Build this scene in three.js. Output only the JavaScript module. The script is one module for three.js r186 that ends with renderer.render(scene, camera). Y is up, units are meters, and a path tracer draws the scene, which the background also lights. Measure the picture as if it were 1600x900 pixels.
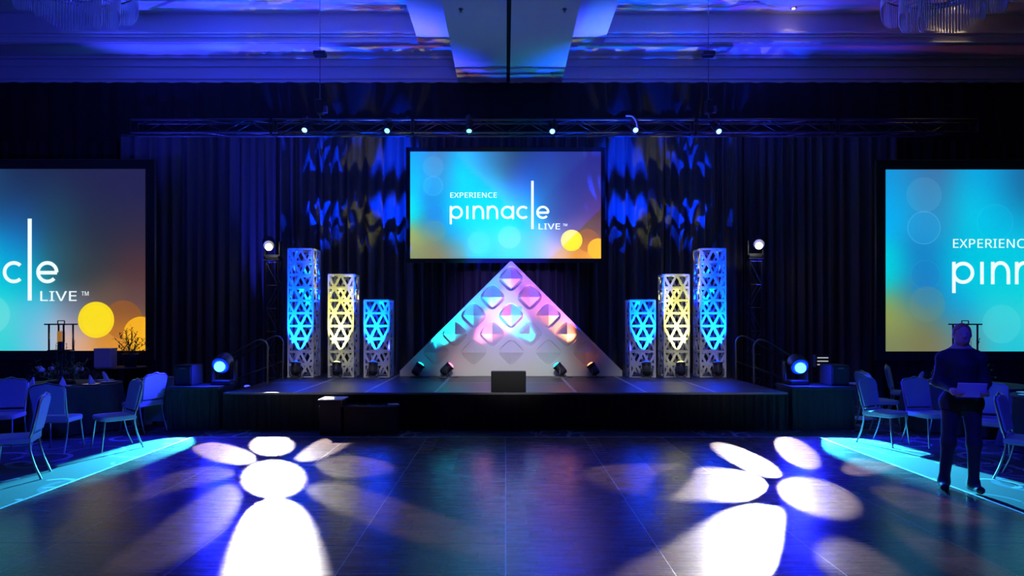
import * as THREE from 'three';
import { RoundedBoxGeometry } from 'three/addons/geometries/RoundedBoxGeometry.js';
import { mergeGeometries, mergeVertices, toCreasedNormals } from 'three/addons/utils/BufferGeometryUtils.js';
import { RectAreaLightUniformsLib } from 'three/addons/lights/RectAreaLightUniformsLib.js';
import { MarchingCubes } from 'three/addons/objects/MarchingCubes.js';

// ------------------------------------------------------------------ camera, renderer, exposure
RectAreaLightUniformsLib.init();
const scene = new THREE.Scene();
scene.background = new THREE.Color(0, 0, 0);
const renderer = new THREE.WebGLRenderer({ antialias: true });
renderer.toneMapping = THREE.LinearToneMapping;
renderer.toneMappingExposure = 1.0;
renderer.shadowMap.enabled = true;
const F = 1060, CX = 790, CY = 500, EYE = 1.8;
const camera = new THREE.PerspectiveCamera(2 * Math.atan(450 / F) * 180 / Math.PI, 16 / 9, 0.05, 80);
camera.position.set(0, EYE, 0);
camera.lookAt(0, EYE, -10);
camera.setViewOffset(1600, 900, 800 - CX, 450 - CY, 1600, 900);

// light colours (linear)
const C = {
  blue: [0.012, 0.014, 1], skyBlue: [0.03, 0.04, 1], cyanBlue: [0, 0.04, 1], cyan: [0.005, 0.7, 1], gold: [1, 0.95, 0.2], white: [1, 0.97, 0.92],
  pink: [1, 0.16, 0.42], amber: [1, 0.26, 0.1], violet: [0.22, 0.12, 1], warm: [1, 0.72, 0.36],
};

// ------------------------------------------------------------------ helpers
const V = (x, y, z) => new THREE.Vector3(x, y, z);
const at = (x, y, d) => V((x - CX) * d / F, EYE - (y - CY) * d / F, -d);
const onFloor = (x, y, h = 0) => at(x, y, (EYE - h) * F / (y - CY));
let seed = 7;
const rnd = () => { seed = (seed + 0x6d2b79f5) | 0; let t = Math.imul(seed ^ (seed >>> 15), 1 | seed); t = (t + Math.imul(t ^ (t >>> 7), 61 | t)) ^ t; return ((t ^ (t >>> 14)) >>> 0) / 4294967296; };
const taken = {};
const numbered = (n) => { const k = taken[n] = (taken[n] ?? -1) + 1; return k ? n + '_' + String(k).padStart(3, '0') : n; };
const col = (c) => new THREE.Color().setRGB(...c);
const mat = (c, roughness = 0.6, extra = {}) => new THREE.MeshPhysicalMaterial({ color: Array.isArray(c) ? col(c) : c, roughness, ...extra });
const glow = (c, k, extra = {}) => new THREE.MeshStandardMaterial({ color: 0x111111, roughness: 0.4, emissive: col(c), emissiveIntensity: k, ...extra });

function tag(o, label, category, group, kind) {
  if (label) o.userData.label = label;
  if (category) o.userData.category = category;
  if (group) o.userData.group = group;
  if (kind) o.userData.kind = kind;
  return o;
}
function thing(name, label, category, p = V(0, 0, 0), turn = 0, group) {
  const o = new THREE.Group(); o.name = numbered(name); o.position.copy(p); o.rotation.y = turn; scene.add(o);
  return tag(o, label, category, group);
}
function part(name, geo, m, parent) { const o = new THREE.Mesh(geo, m); o.name = name; parent.add(o); return o; }
function single(name, geo, m, label, category, group) { const o = new THREE.Mesh(geo, m); o.name = numbered(name); scene.add(o); return tag(o, label, category, group); }
function struct(name, geo, m) { const o = new THREE.Mesh(geo, m); o.name = numbered(name); o.userData.kind = 'structure'; scene.add(o); return o; }
function dup(root, p, turn, label) {
  const r = root.clone(); r.name = numbered(root.name.replace(/_\d{3}$/, '')); r.userData = { ...root.userData }; scene.add(r);
  r.position.copy(p); r.rotation.y = turn; if (label) r.userData.label = label; return r;
}
// box between corners, uv in metres
function box(x0, x1, y0, y1, z0, z1) {
  const w = x1 - x0, h = y1 - y0, d = z1 - z0, g = new THREE.BoxGeometry(w, h, d), uv = g.attributes.uv, n = g.attributes.normal;
  for (let i = 0; i < uv.count; i++) {
    const nx = Math.abs(n.getX(i)), ny = Math.abs(n.getY(i));
    uv.setXY(i, uv.getX(i) * (nx > 0.5 ? d : w), uv.getY(i) * (ny > 0.5 ? d : h));
  }
  return g.translate((x0 + x1) / 2, (y0 + y1) / 2, (z0 + z1) / 2);
}
function rbox(w, h, d, r = 0.01, x = 0, y = 0, z = 0) { return new RoundedBoxGeometry(w, h, d, 2, r).translate(x, y, z); }
function bar(a, b, r, seg = 8) {
  const d = b.clone().sub(a), g = new THREE.CylinderGeometry(r, r, d.length(), seg);
  return g.applyQuaternion(new THREE.Quaternion().setFromUnitVectors(V(0, 1, 0), d.clone().normalize())).translate((a.x + b.x) / 2, (a.y + b.y) / 2, (a.z + b.z) / 2);
}
function tube(pts, r, seg = 32, rs = 8, tension = 0.5) { return new THREE.TubeGeometry(new THREE.CatmullRomCurve3(pts, false, 'catmullrom', tension), seg, r, rs); }
const lathe = (pts, seg = 24) => new THREE.LatheGeometry(pts.map(([x, y]) => new THREE.Vector2(x, y)), seg);
const merge = (list) => mergeGeometries(list.map((g) => { const h = g.index ? g.toNonIndexed() : g; for (const k of Object.keys(h.attributes)) if (!['position', 'normal', 'uv'].includes(k)) h.deleteAttribute(k); return h; }));
const aimQ = (dir) => new THREE.Quaternion().setFromUnitVectors(V(0, 1, 0), dir.clone().normalize());

// spot lamp, given in world coordinates, kept inside its fixture's group (unrotated groups only)
function spot(parent, p, aim, c, intensity, deg, penumbra = 0.4, radius = 0.02) {
  const s = new THREE.SpotLight(col(c), intensity, 0, deg * Math.PI / 180, penumbra, 2);
  s.name = 'beam'; s.position.copy(p).sub(parent.position); s.target.position.copy(aim).sub(parent.position); s.target.name = 'beam_target';
  s.castShadow = true; s.shadow.radius = radius / 0.02; s.shadow.mapSize.set(1024, 1024); parent.add(s, s.target); return s;
}
function canvasTex(w, h, draw, srgb = true, repeat = true) {
  const c = document.createElement('canvas'); c.width = w; c.height = h; draw(c.getContext('2d'), w, h);
  const t = new THREE.CanvasTexture(c); if (srgb) t.colorSpace = THREE.SRGBColorSpace; if (repeat) t.wrapS = t.wrapT = THREE.RepeatWrapping; return t;
}

// ------------------------------------------------------------------ materials
const woodTex = canvasTex(1024, 1024, (g, w, h) => {
  g.fillStyle = '#4a2c22'; g.fillRect(0, 0, w, h);
  const rows = 8;
  for (let r = 0; r < rows; r++) {
    let x = -Math.floor(rnd() * 300);
    while (x < w) {
      const L = 260 + rnd() * 260, s = rnd();
      g.fillStyle = `rgb(${92 + s * 28},${66 + s * 22},${64 + s * 20})`; g.fillRect(x, r * h / rows, L, h / rows);
      for (let k = 0; k < 34; k++) { g.strokeStyle = `rgba(${rnd() < 0.5 ? '22,10,7' : '128,84,64'},${0.08 + rnd() * 0.16})`; g.lineWidth = 0.6 + rnd() * 1.6; const y = (r + rnd()) * h / rows; g.beginPath(); g.moveTo(x, y); g.bezierCurveTo(x + L * 0.3, y + rnd() * 6 - 3, x + L * 0.6, y + rnd() * 6 - 3, x + L, y + rnd() * 4 - 2); g.stroke(); }
      g.fillStyle = 'rgba(14,7,5,.8)'; g.fillRect(x, r * h / rows, 1.5, h / rows); x += L;
    }
    g.fillStyle = 'rgba(14,7,5,.8)'; g.fillRect(0, r * h / rows, w, 1.5);
  }
});
const woodRough = canvasTex(512, 512, (g, w, h) => {
  g.fillStyle = 'rgb(150,150,150)'; g.fillRect(0, 0, w, h);
  for (let k = 0; k < 900; k++) { const v = 110 + rnd() * 90; g.strokeStyle = `rgba(${v},${v},${v},.25)`; g.lineWidth = 1 + rnd() * 3; const x = rnd() * w, y = rnd() * h; g.beginPath(); g.moveTo(x, y); g.lineTo(x + 40 + rnd() * 120, y + rnd() * 4 - 2); g.stroke(); }
}, false);
const carpetTex = canvasTex(1024, 1024, (g, w, h) => {
  g.fillStyle = '#2a2c34'; g.fillRect(0, 0, w, h);
  for (let k = 0; k < 26; k++) {
    const x = rnd() * w, y = rnd() * h, r = 40 + rnd() * 110, a = rnd() * 6.28;
    for (const [dx, dy] of [[0, 0], [w, 0], [-w, 0], [0, h], [0, -h]]) {
      g.lineCap = 'round'; g.lineWidth = 16 + (k % 3) * 9; g.strokeStyle = ['#6b6f7a', '#83868c', '#4b5264'][k % 3];
      g.beginPath(); g.arc(x + dx, y + dy, r, a, a + 3.6); g.stroke();
      g.lineWidth = 8; g.strokeStyle = '#15161c'; g.beginPath(); g.arc(x + dx + 14, y + dy + 10, r * 0.7, a + 0.6, a + 3.2); g.stroke();
    }
  }
  for (let k = 0; k < 26000; k++) { const v = rnd() < 0.5 ? 0 : 120; g.fillStyle = `rgba(${v},${v},${v + 8},.13)`; g.fillRect(rnd() * w, rnd() * h, 2, 2); }
});
const plasterTex = canvasTex(256, 256, (g, w, h) => {
  g.fillStyle = '#d6d4d0'; g.fillRect(0, 0, w, h);
  for (let k = 0; k < 6000; k++) { const v = 195 + rnd() * 40; g.fillStyle = `rgba(${v},${v},${v},.3)`; g.fillRect(rnd() * w, rnd() * h, 2, 2); }
});
const weaveTex = canvasTex(256, 256, (g, w, h) => {
  g.fillStyle = '#808080'; g.fillRect(0, 0, w, h);
  for (let y = 0; y < h; y += 4) for (let x = 0; x < w; x += 4) { const v = ((x + y) / 4) % 2 ? 170 : 90; g.fillStyle = `rgb(${v},${v},${v})`; g.fillRect(x, y, 3, 3); }
}, false);
const M = {
  wood: mat(0xffffff, 0.46, { map: woodTex, roughnessMap: woodRough, specularIntensity: 0.62 }),
  carpet: mat(0xffffff, 0.95, { map: carpetTex, bumpMap: carpetTex, bumpScale: 0.003 }),
  plaster: mat(0xffffff, 0.8, { map: plasterTex }),
  wallpaper: mat([0.12, 0.1, 0.085], 0.85),
  velour: mat([0.085, 0.085, 0.095], 0.75, { side: THREE.DoubleSide }),
  border: mat([0.008, 0.008, 0.009], 0.95, { side: THREE.DoubleSide }),
  skirt: mat([0.01, 0.01, 0.012], 0.95, { side: THREE.DoubleSide }),
  deck: mat([0.022, 0.022, 0.026], 0.42),
  alu: mat([0.5, 0.5, 0.52], 0.32, { metalness: 1 }), trussMetal: mat([0.07, 0.07, 0.075], 0.35, { metalness: 0.8 }),
  darkAlu: mat([0.2, 0.2, 0.21], 0.4, { metalness: 0.9 }),
  black: mat([0.012, 0.012, 0.013], 0.45),
  blackMatte: mat([0.016, 0.016, 0.018], 0.8),
  lattice: mat([0.74, 0.74, 0.75], 0.38),
  acrylic: mat([0.8, 0.8, 0.8], 0.4),
  fabricWhite: mat([0.72, 0.72, 0.73], 0.55),
  steel: mat([0.55, 0.55, 0.56], 0.25, { metalness: 1 }),
  chairFabric: mat([0.32, 0.33, 0.4], 0.85, { bumpMap: weaveTex, bumpScale: 0.0015 }),
  seatFabric: mat([0.34, 0.31, 0.3], 0.85, { bumpMap: weaveTex, bumpScale: 0.0015 }),
  chairFrame: mat([0.4, 0.4, 0.42], 0.3, { metalness: 1 }),
  cloth: mat([0.02, 0.02, 0.024], 0.9, { side: THREE.DoubleSide }),
  plate: mat([0.7, 0.7, 0.7], 0.2), napkin: mat([0.5, 0.5, 0.55], 0.9),
  glass: mat([1, 1, 1], 0.03, { transmission: 1, thickness: 0, ior: 1.45 }),
  leaf: mat([0.05, 0.08, 0.035], 0.6, { side: THREE.DoubleSide }), rust: mat([0.5, 0.14, 0.03], 0.7, { side: THREE.DoubleSide }),
  petal: mat([0.66, 0.62, 0.66], 0.7, { side: THREE.DoubleSide }), candle: new THREE.MeshStandardMaterial({ color: col([0.7, 0.36, 0.07]), roughness: 0.5, emissive: col([0.6, 0.27, 0.02]), emissiveIntensity: 0.5 }),
  box: mat([0.45, 0.45, 0.42], 0.7), crystal: mat([0.75, 0.77, 0.85], 0.08, { metalness: 0.5 }),
};

// ------------------------------------------------------------------ the room
const carpet = new THREE.PlaneGeometry(1, 1);
{
  const g = box(-16, 16, -0.2, 0, -16.6, 7); const uv = g.attributes.uv; for (let i = 0; i < uv.count; i++) uv.setXY(i, uv.getX(i) / 2.6, uv.getY(i) / 2.6);
  struct('floor', g, M.carpet);
}
struct('wall_back', box(-16, 16, 0, 9, -16.8, -16.4), M.wallpaper);
struct('wall_left', box(-16.3, -16, 0, 9, -16.6, 7), M.wallpaper);
struct('wall_right', box(16, 16.3, 0, 9, -16.6, 7), M.wallpaper);
struct('wall_front', box(-16, 16, 0, 9, 7, 7.3), M.wallpaper);
// ceiling: upper coffer, its stepped border, the border along the drapes and the lower central beam
struct('ceiling', box(-16, 16, 8.76, 8.96, -16.6, 7), M.plaster);
{
  const xl = -1.92, xr = 2.17;
  const t1 = struct('trim_1', box(-16, 16, 8.0, 8.27, -16.4, -15.23), M.plaster);
  part('cove_riser', box(-16, 16, 8.27, 8.76, -16.4, -15.42), M.plaster, t1);
  for (const [y, h, p] of [[8.15, 0.025, 0.03], [8.225, 0.045, 0.05], [8.02, 0.03, 0.035]]) part('molding', box(-16, 16, y, y + h, -15.3, -15.23 + p), M.plaster, t1);
  const t2 = struct('trim_2', box(xl, xr, 8.0, 8.27, -15.23, 7), M.plaster);
  part('cove_riser', box(xl + 0.19, xr - 0.19, 8.27, 8.76, -15.42, 7), M.plaster, t2);
  for (const s of [xl, xr]) part('molding', box(s - 0.03, s + 0.03, 8.0, 8.05, -15.2, 7), M.plaster, t2);
  const t3 = struct('trim_3', box(-16, 16, 7.3, 7.999, -16.4, -15.97), M.plaster);
  for (const [y, h, p] of [[7.3, 0.05, 0.06], [7.47, 0.03, 0.035], [7.76, 0.03, 0.04], [7.93, 0.06, 0.09]]) { part('molding', box(-16, -1.12, y, y + h, -15.98, -15.97 + p), M.plaster, t3); part('molding', box(1.32, 16, y, y + h, -15.98, -15.97 + p), M.plaster, t3); }
  const t4 = struct('trim_4', box(-1.1, 0.02, 7.3, 7.999, -15.95, 7), M.plaster);
  part('beam_half', box(0.1, 1.3, 7.3, 7.999, -15.95, 7), M.plaster, t4);
  part('partition_track', box(0.02, 0.1, 7.4, 7.999, -15.95, 7), M.blackMatte, t4);
  part('track_flange', box(-0.1, 0.02, 7.285, 7.3, -13.5, 7), M.plaster, t4);
  part('track_flange', box(0.1, 0.2, 7.285, 7.3, -15.9, 7), M.plaster, t4);
  for (const [x, y] of [[720, 14], [882, 14], [730, 113], [863, 113]]) { const p = at(x, y, 5.5 * F / (CY - y)); part('sprinkler', lathe([[0.04, 7.3], [0.04, 7.285], [0.012, 7.28], [0.012, 7.25], [0.025, 7.245], [0.0, 7.24]], 12).translate(p.x, 0, p.z), M.darkAlu, t4); }
}

// ------------------------------------------------------------------ drapes
function drapeGeo(w, h, amp, folds, depthSeed, topPinch = 0.6) {
  const nx = Math.max(40, Math.round(folds * 10)), ny = 10, g = new THREE.PlaneGeometry(w, h, nx, ny), p = g.attributes.position;
  for (let i = 0; i < p.count; i++) {
    const u = p.getX(i) / w + 0.5, v = p.getY(i) / h + 0.5, k = topPinch + (1 - topPinch) * (1 - v);
    const a = u * folds * 6.283 + depthSeed, wob = 0.35 * Math.sin(depthSeed * 3 + u * 9 + v * 1.3);
    p.setZ(i, amp * k * (Math.sin(a + wob) + 0.45 * Math.sin(a * 1.73 + depthSeed * 2 + v * 0.8) + 0.25 * Math.sin(a * 0.41)));
    p.setX(i, p.getX(i) + amp * 0.3 * k * Math.cos(a * 1.3 + v) * Math.min(1, 12 * u, 12 * (1 - u)));
  }
  g.computeVertexNormals(); return g;
}
{
  const labels = ['black pleated drape hanging at far left behind the left screen edge', 'black pleated drape left of the tallest left lattice tower, streaked with blue light',
    'black drape behind the tall and middle left lattice towers', 'black drape between the left towers and the middle screen', 'black drape behind the left half of the white pyramid',
    'black drape behind the right half of the white pyramid', 'black drape directly right of the middle screen, behind the short right tower', 'dark pleated drape behind the tall right lattice tower',
    'dark pleated drape behind the lit lamp stand on the right', 'dark pleated drape beside the right screen frame'];
  const x0 = -8.8, w = 1.78;
  for (let i = 0; i < 10; i++) {
    const o = single('stage_drape', drapeGeo(w, 6.0, 0.085, 6 + (i % 3), i * 1.7 + 0.4), M.velour, labels[i], 'curtain', 'black drapes across the back of the stage');
    o.position.set(x0 + w * (i + 0.5), 3.0, -15.55);
  }
  const b = single('valance_drape', drapeGeo(30, 1.35, 0.02, 60, 1, 1), M.border, 'black valance stretched above the truss just under the ceiling', 'valance');
  b.position.set(0, 6.63, -15.72);
  const pipe = single('drape_pipe', bar(V(-8.8, 6.03, -15.55), V(9.0, 6.03, -15.55), 0.025), M.darkAlu, 'long metal pipe carrying the black drapes below the truss', 'pipe');
  for (const s of [-1, 1]) {
    const o = single('side_drape', drapeGeo(6.9, 5.9, 0.05, 24, 3 + s), M.border, s < 0 ? 'black drape filling the wall behind the left screen' : 'black drape filling the wall behind the right screen', 'curtain');
    o.position.set(s * 12.4 + 0.05, 2.96, -15.55);
  }
}

// ------------------------------------------------------------------ dance floor
{
  const P = 1.22, X0 = -4.74, NX = 8, PW = 9.48 / 8, zFar = -10.29, NZ = 7;
  const t = thing('dance_floor', 'dark wooden dance floor of square panels with light metal edging before the stage', 'dance floor');
  const vs = [0, 1, 2, 3, 4, 5].map((k) => { const g = box(-PW / 2 + 0.002, PW / 2 - 0.002, 0.001, 0.024, -P / 2 + 0.002, P / 2 - 0.002), uv = g.attributes.uv; for (let i = 0; i < uv.count; i++) uv.setXY(i, (uv.getX(i) + k * 0.37) / 1.3, (uv.getY(i) + k * 0.61) / 1.3); return g; });
  for (let r = 0; r < NZ; r++) for (let c = 0; c < NX; c++) part('floor_panel', vs[(r * 5 + c * 3) % 6], M.wood, t).position.set(X0 + (c + 0.5) * PW, 0, zFar + (r + 0.5) * P);
  const zN = zFar + NZ * P;
  const seam = mat([0.5, 0.5, 0.52], 0.35, { metalness: 0.7 });
  for (let c = 1; c < NX; c++) part('panel_joint', box(X0 + c * PW - 0.0025, X0 + c * PW + 0.0025, 0.001, 0.0245, zFar, zN), seam, t);
  for (let r = 1; r < NZ; r++) part('panel_joint', box(X0, -X0, 0.001, 0.0243, zFar + r * P - 0.002, zFar + r * P + 0.002), mat([0.22, 0.2, 0.2], 0.5), t);
  const ramp = (a, b, c, d) => { const s = new THREE.Shape(); s.moveTo(0, 0); s.lineTo(0.1, 0); s.lineTo(0.05, 0.02); s.lineTo(0, 0.026); s.closePath(); return new THREE.ExtrudeGeometry(s, { depth: 1, bevelEnabled: false }); };
  const edgeM = mat([0.8, 0.8, 0.79], 0.4);
  const e1 = part('edge_ramp', ramp(), edgeM, t); e1.scale.z = 9.48; e1.rotation.y = Math.PI / 2; e1.position.set(X0, 0, zFar);
  for (const s of [-1, 1]) { const e = part('edge_ramp', ramp(), edgeM, t); e.scale.set(1, 1, NZ * P); if (s > 0) e.position.set(-X0, 0, zFar); else { e.rotation.y = Math.PI; e.position.set(X0, 0, zN); } }
}

// ------------------------------------------------------------------ stage
const SH = 0.61, SZ0 = -11.12, SX = 4.62;
{
  const t = thing('stage_platform', 'low black stage of deck panels with a black pleated skirt', 'stage', V(0, 0, 0));
  const cols = 8, cw = 2 * SX / cols, rows = [[-11.12, -12.86], [-12.86, -14.6], [-14.6, -15.2]];
  for (const [a, b] of rows) for (let c = 0; c < cols; c++) part('deck_panel', box(-SX + c * cw + 0.003, -SX + (c + 1) * cw - 0.003, SH - 0.09, SH, b + 0.003, a - 0.003), M.deck, t);
  for (let c = 1; c < cols; c++) part('deck_edging', box(-SX + c * cw - 0.028, -SX + c * cw + 0.028, SH, SH + 0.002, -15.2, -11.13), mat([0.36, 0.36, 0.38], 0.5), t);
  part('deck_edging', box(-SX, SX, SH, SH + 0.002, -12.868, -12.852), mat([0.36, 0.36, 0.38], 0.5), t);
  part('deck_edging', box(-SX, SX, SH - 0.03, SH + 0.002, -11.12, -11.108), mat([0.3, 0.3, 0.32], 0.45), t);
  const sk = drapeGeo(2 * SX, SH - 0.03, 0.012, 70, 2, 0.9); sk.translate(0, (SH - 0.03) / 2, -11.09); part('skirt', sk, M.skirt, t);
  for (const s of [-1, 1]) part('skirt', drapeGeo(4, SH - 0.05, 0.012, 30, 5, 0.9).rotateY(s * Math.PI / 2).translate(s * (SX - 0.02), (SH - 0.05) / 2, -13.15), M.skirt, t);
}
// black draped side boxes that carry the two blue heads
for (const s of [-1, 1]) {
  const x0 = s < 0 ? at(262, 0, 11.1).x : SX + 0.05, x1 = s < 0 ? -SX - 0.05 : at(1335, 0, 11.1).x, zf = -11.05;
  const t = thing('side_platform', s < 0 ? 'black draped low platform at the left end of the stage under the blue lamp' : 'black draped low platform at the right end of the stage under the blue lamp', 'platform', V((x0 + x1) / 2, 0, zf - 0.35));
  const w = x1 - x0;
  part('top', box(-w / 2, w / 2, 0.66, 0.71, -0.35, 0.34), M.blackMatte, t);
  part('skirt', merge([box(-w / 2 + 0.02, w / 2 - 0.02, 0, 0.66, -0.33, 0.3), drapeGeo(w - 0.02, 0.65, 0.008, 9, 1, 0.9).translate(0, 0.335, 0.325)]), M.skirt, t);
  const sp = thing('subwoofer', s < 0 ? 'black loudspeaker cabinet left of the left blue lamp' : 'black loudspeaker cabinet right of the right blue lamp', 'speaker', V(s < 0 ? x0 + 0.19 : x1 - 0.17, 0.711, zf - 0.38));
  part('cabinet', rbox(0.3, 0.34, 0.42, 0.015, 0, 0.17, 0), M.blackMatte, sp);
  part('grille', rbox(0.26, 0.29, 0.02, 0.008, 0, 0.17, 0.21), mat([0.02, 0.02, 0.02], 0.5, { metalness: 0.5 }), sp);
  part('handle', rbox(0.1, 0.03, 0.02, 0.006, 0, 0.29, 0.222), M.darkAlu, sp);
}
// wedge monitor on the front edge
{
  const p = at(794.5, 613, 11.35); const t = thing('stage_monitor', 'black wedge speaker standing on the front edge of the stage before the pyramid', 'speaker', V(p.x, SH + 0.011, -11.34));
  const s = new THREE.Shape(); s.moveTo(-0.17, 0); s.lineTo(0.17, 0); s.lineTo(0.17, 0.12); s.lineTo(0.02, 0.32); s.lineTo(-0.17, 0.32); s.closePath();
  const g = new THREE.ExtrudeGeometry(s, { depth: 0.56, bevelSize: 0.008, bevelThickness: 0.008, bevelSegments: 2 }); g.translate(0, 0, -0.28); g.rotateY(Math.PI / 2);
  part('cabinet', g, M.blackMatte, t);
  part('grille', rbox(0.52, 0.2, 0.012, 0.005).rotateX(0.64).translate(0, 0.22, -0.103), M.black, t);
  for (const x of [-0.2, 0.2]) part('foot', lathe([[0.02, 0], [0.02, 0.012], [0, 0.012]], 10).translate(x, -0.001, 0.1), M.black, t);
}
// low cabinet before the stage
{
  const a = at(500, 0, 10.72), t = thing('low_cabinet', 'low dark cabinet with a raised pale topped end standing before the stage', 'cabinet', V(a.x + 0.62, 0, -10.78));
  part('end_pedestal', rbox(0.34, 0.545, 0.36, 0.008, -0.42, 0.2725, 0.02), M.black, t);
  part('end_top', rbox(0.38, 0.018, 0.42, 0.005, -0.42, 0.556, 0.02), mat([0.75, 0.72, 0.66], 0.5), t);
  part('body', rbox(0.82, 0.43, 0.3, 0.008, 0.18, 0.215, -0.01), M.black, t);
  part('lid', rbox(0.84, 0.016, 0.32, 0.005, 0.18, 0.44, -0.01), mat([0.06, 0.06, 0.07], 0.15), t);
  part('side_latch', rbox(0.05, 0.012, 0.06, 0.003, -0.61, 0.44, 0.06), M.steel, t);
  const bk = thing('music_folder', 'small dark folder lying on the right end of the low cabinet', 'folder', V(a.x + 0.62 + 0.53, 0.449, -10.79), 0.3);
  part('cover', rbox(0.17, 0.012, 0.22, 0.004, 0, 0.006, 0), mat([0.1, 0.1, 0.16], 0.5), bk); part('page', rbox(0.15, 0.004, 0.2, 0.001, 0, 0.014, 0), mat([0.35, 0.35, 0.45], 0.7), bk);
}

// ------------------------------------------------------------------ screens
const screenTex = canvasTex(1280, 720, (g, w, h) => {
  const pts = [[0, 0.03, 20, 150, 225, 0.1], [0.02, 0.2, 0, 185, 250, 0.08], [0.14, 0.08, 70, 110, 160, 0.09], [0.15, 0.25, 45, 140, 200, 0.08], [0.27, 0.2, 0, 215, 240, 0.08], [0.3, 0.06, 10, 165, 230, 0.08], [0.42, 0.08, 30, 110, 170, 0.09], [0.42, 0.28, 10, 185, 235, 0.09],
    [0.52, 0.15, 28, 55, 92, 0.09], [0.6, 0.28, 30, 95, 175, 0.08], [0.64, 0.1, 28, 40, 72, 0.1], [0.72, 0.25, 32, 78, 98, 0.08], [0.82, 0.1, 32, 35, 64, 0.1], [0.97, 0.08, 34, 32, 66, 0.1], [0.85, 0.35, 40, 46, 58, 0.1], [0.98, 0.35, 48, 40, 56, 0.08], [0.97, 0.52, 84, 52, 50, 0.07],
    [0.01, 0.55, 0, 215, 225, 0.07], [0.12, 0.5, 25, 120, 195, 0.07], [0.12, 0.65, 20, 125, 205, 0.06], [0.24, 0.5, 0, 190, 225, 0.08], [0.3, 0.62, 0, 212, 225, 0.09], [0.42, 0.5, 5, 205, 225, 0.1], [0.5, 0.62, 0, 214, 222, 0.09], [0.58, 0.45, 15, 150, 225, 0.08], [0.63, 0.6, 5, 190, 215, 0.06], [0.72, 0.5, 40, 100, 120, 0.08], [0.82, 0.55, 58, 60, 62, 0.08],
    [0.02, 0.8, 150, 165, 80, 0.07], [0.1, 0.72, 80, 130, 140, 0.06], [0.03, 0.96, 120, 130, 85, 0.07], [0.14, 0.92, 125, 118, 70, 0.08], [0.24, 0.93, 110, 130, 140, 0.07], [0.22, 0.76, 15, 150, 225, 0.07], [0.34, 0.82, 60, 205, 215, 0.08], [0.4, 0.95, 30, 195, 215, 0.08], [0.52, 0.83, 95, 220, 215, 0.08], [0.55, 0.97, 40, 210, 215, 0.07],
    [0.66, 0.8, 85, 190, 225, 0.07], [0.66, 0.95, 120, 190, 225, 0.06], [0.73, 0.9, 205, 185, 205, 0.06], [0.78, 0.97, 225, 165, 120, 0.05], [0.78, 0.78, 110, 120, 140, 0.06], [0.88, 0.72, 110, 85, 70, 0.06], [0.9, 0.95, 215, 140, 40, 0.06], [0.98, 0.75, 100, 70, 70, 0.07], [0.98, 0.95, 240, 170, 40, 0.06]];
  const W = 160, H2 = 90, im = g.createImageData(W, H2);
  for (let y = 0; y < H2; y++) for (let x = 0; x < W; x++) {
    const u = (x + 0.5) / W, v = (y + 0.5) / H2; let s = 1e-9, r = 0, gg = 0, b = 0;
    for (const p of pts) { const du = u - p[0], dv = (v - p[1]) * 0.5625, k = Math.exp(-(du * du + dv * dv) / (2 * p[5] * p[5] * 0.55)); s += k; r += k * p[2]; gg += k * p[3]; b += k * p[4]; }
    const i = (y * W + x) * 4; im.data[i] = r / s; im.data[i + 1] = gg / s; im.data[i + 2] = b / s; im.data[i + 3] = 255;
  }
  const c2 = document.createElement('canvas'); c2.width = W; c2.height = H2; c2.getContext('2d').putImageData(im, 0, 0);
  g.imageSmoothingEnabled = true; g.drawImage(c2, 0, 0, w, h);
  const disc = (u, v, r, fill, ring) => { g.beginPath(); g.arc(u * w, v * h, r * w, 0, 7); if (fill) { g.fillStyle = fill; g.fill(); } if (ring) { g.strokeStyle = ring; g.lineWidth = 3; g.stroke(); } };
  disc(0.12, 0.14, 0.055, 'rgba(120,190,220,.16)'); disc(0.12, 0.32, 0.05, 'rgba(40,170,235,.28)', 'rgba(120,210,245,.35)'); disc(0.125, 0.58, 0.045, 'rgba(30,120,200,.2)', 'rgba(60,160,225,.25)'); disc(0.125, 0.68, 0.042, 'rgba(20,130,225,.22)');
  disc(0.34, 0.29, 0.055, 'rgba(0,190,235,.2)', 'rgba(80,210,240,.2)'); disc(0.52, 0.8, 0.06, 'rgba(170,240,235,.25)'); disc(0.36, 0.85, 0.06, 'rgba(120,230,230,.2)'); disc(0.13, 0.74, 0.055, 'rgba(120,150,120,.25)');
  disc(0.93, 0.83, 0.06, 'rgba(170,95,25,.55)'); disc(0.846, 0.83, 0.056, 'rgba(252,222,20,.96)'); disc(0.846, 0.83, 0.045, 'rgba(255,228,10,.6)'); disc(0.985, 0.91, 0.055, 'rgba(250,180,25,.95)');
  // lettering, drawn on a 1322 x 743 grid
  g.save(); g.scale(w / 1322, h / 743); g.translate(-93, -75);
  g.strokeStyle = g.fillStyle = '#f2ffff'; g.lineWidth = 15; g.lineCap = 'butt'; g.lineJoin = 'miter';
  const arc = (x, y, r, a, b, ccw) => { g.beginPath(); g.arc(x, y, r, a, b, ccw); g.stroke(); }, ln = (...q) => { g.beginPath(); g.moveTo(q[0], q[1]); for (let i = 2; i < q.length; i += 2) g.lineTo(q[i], q[i + 1]); g.stroke(); };
  arc(412, 497, 38, 0, 7); ln(374, 452, 374, 580);
  ln(489, 452, 489, 544);
  for (const x of [533, 631]) { ln(x, 452, x, 544); g.beginPath(); g.moveTo(x, 500); g.bezierCurveTo(x, 442, x + 64, 442, x + 64, 500); g.lineTo(x + 64, 544); g.stroke(); }
  arc(767, 497, 38, 0, 7); ln(805, 452, 805, 544);
  arc(875, 497, 38, -0.8, 0.8, true);
  g.lineWidth = 17; ln(940, 278, 940, 613); g.lineWidth = 15;
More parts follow.
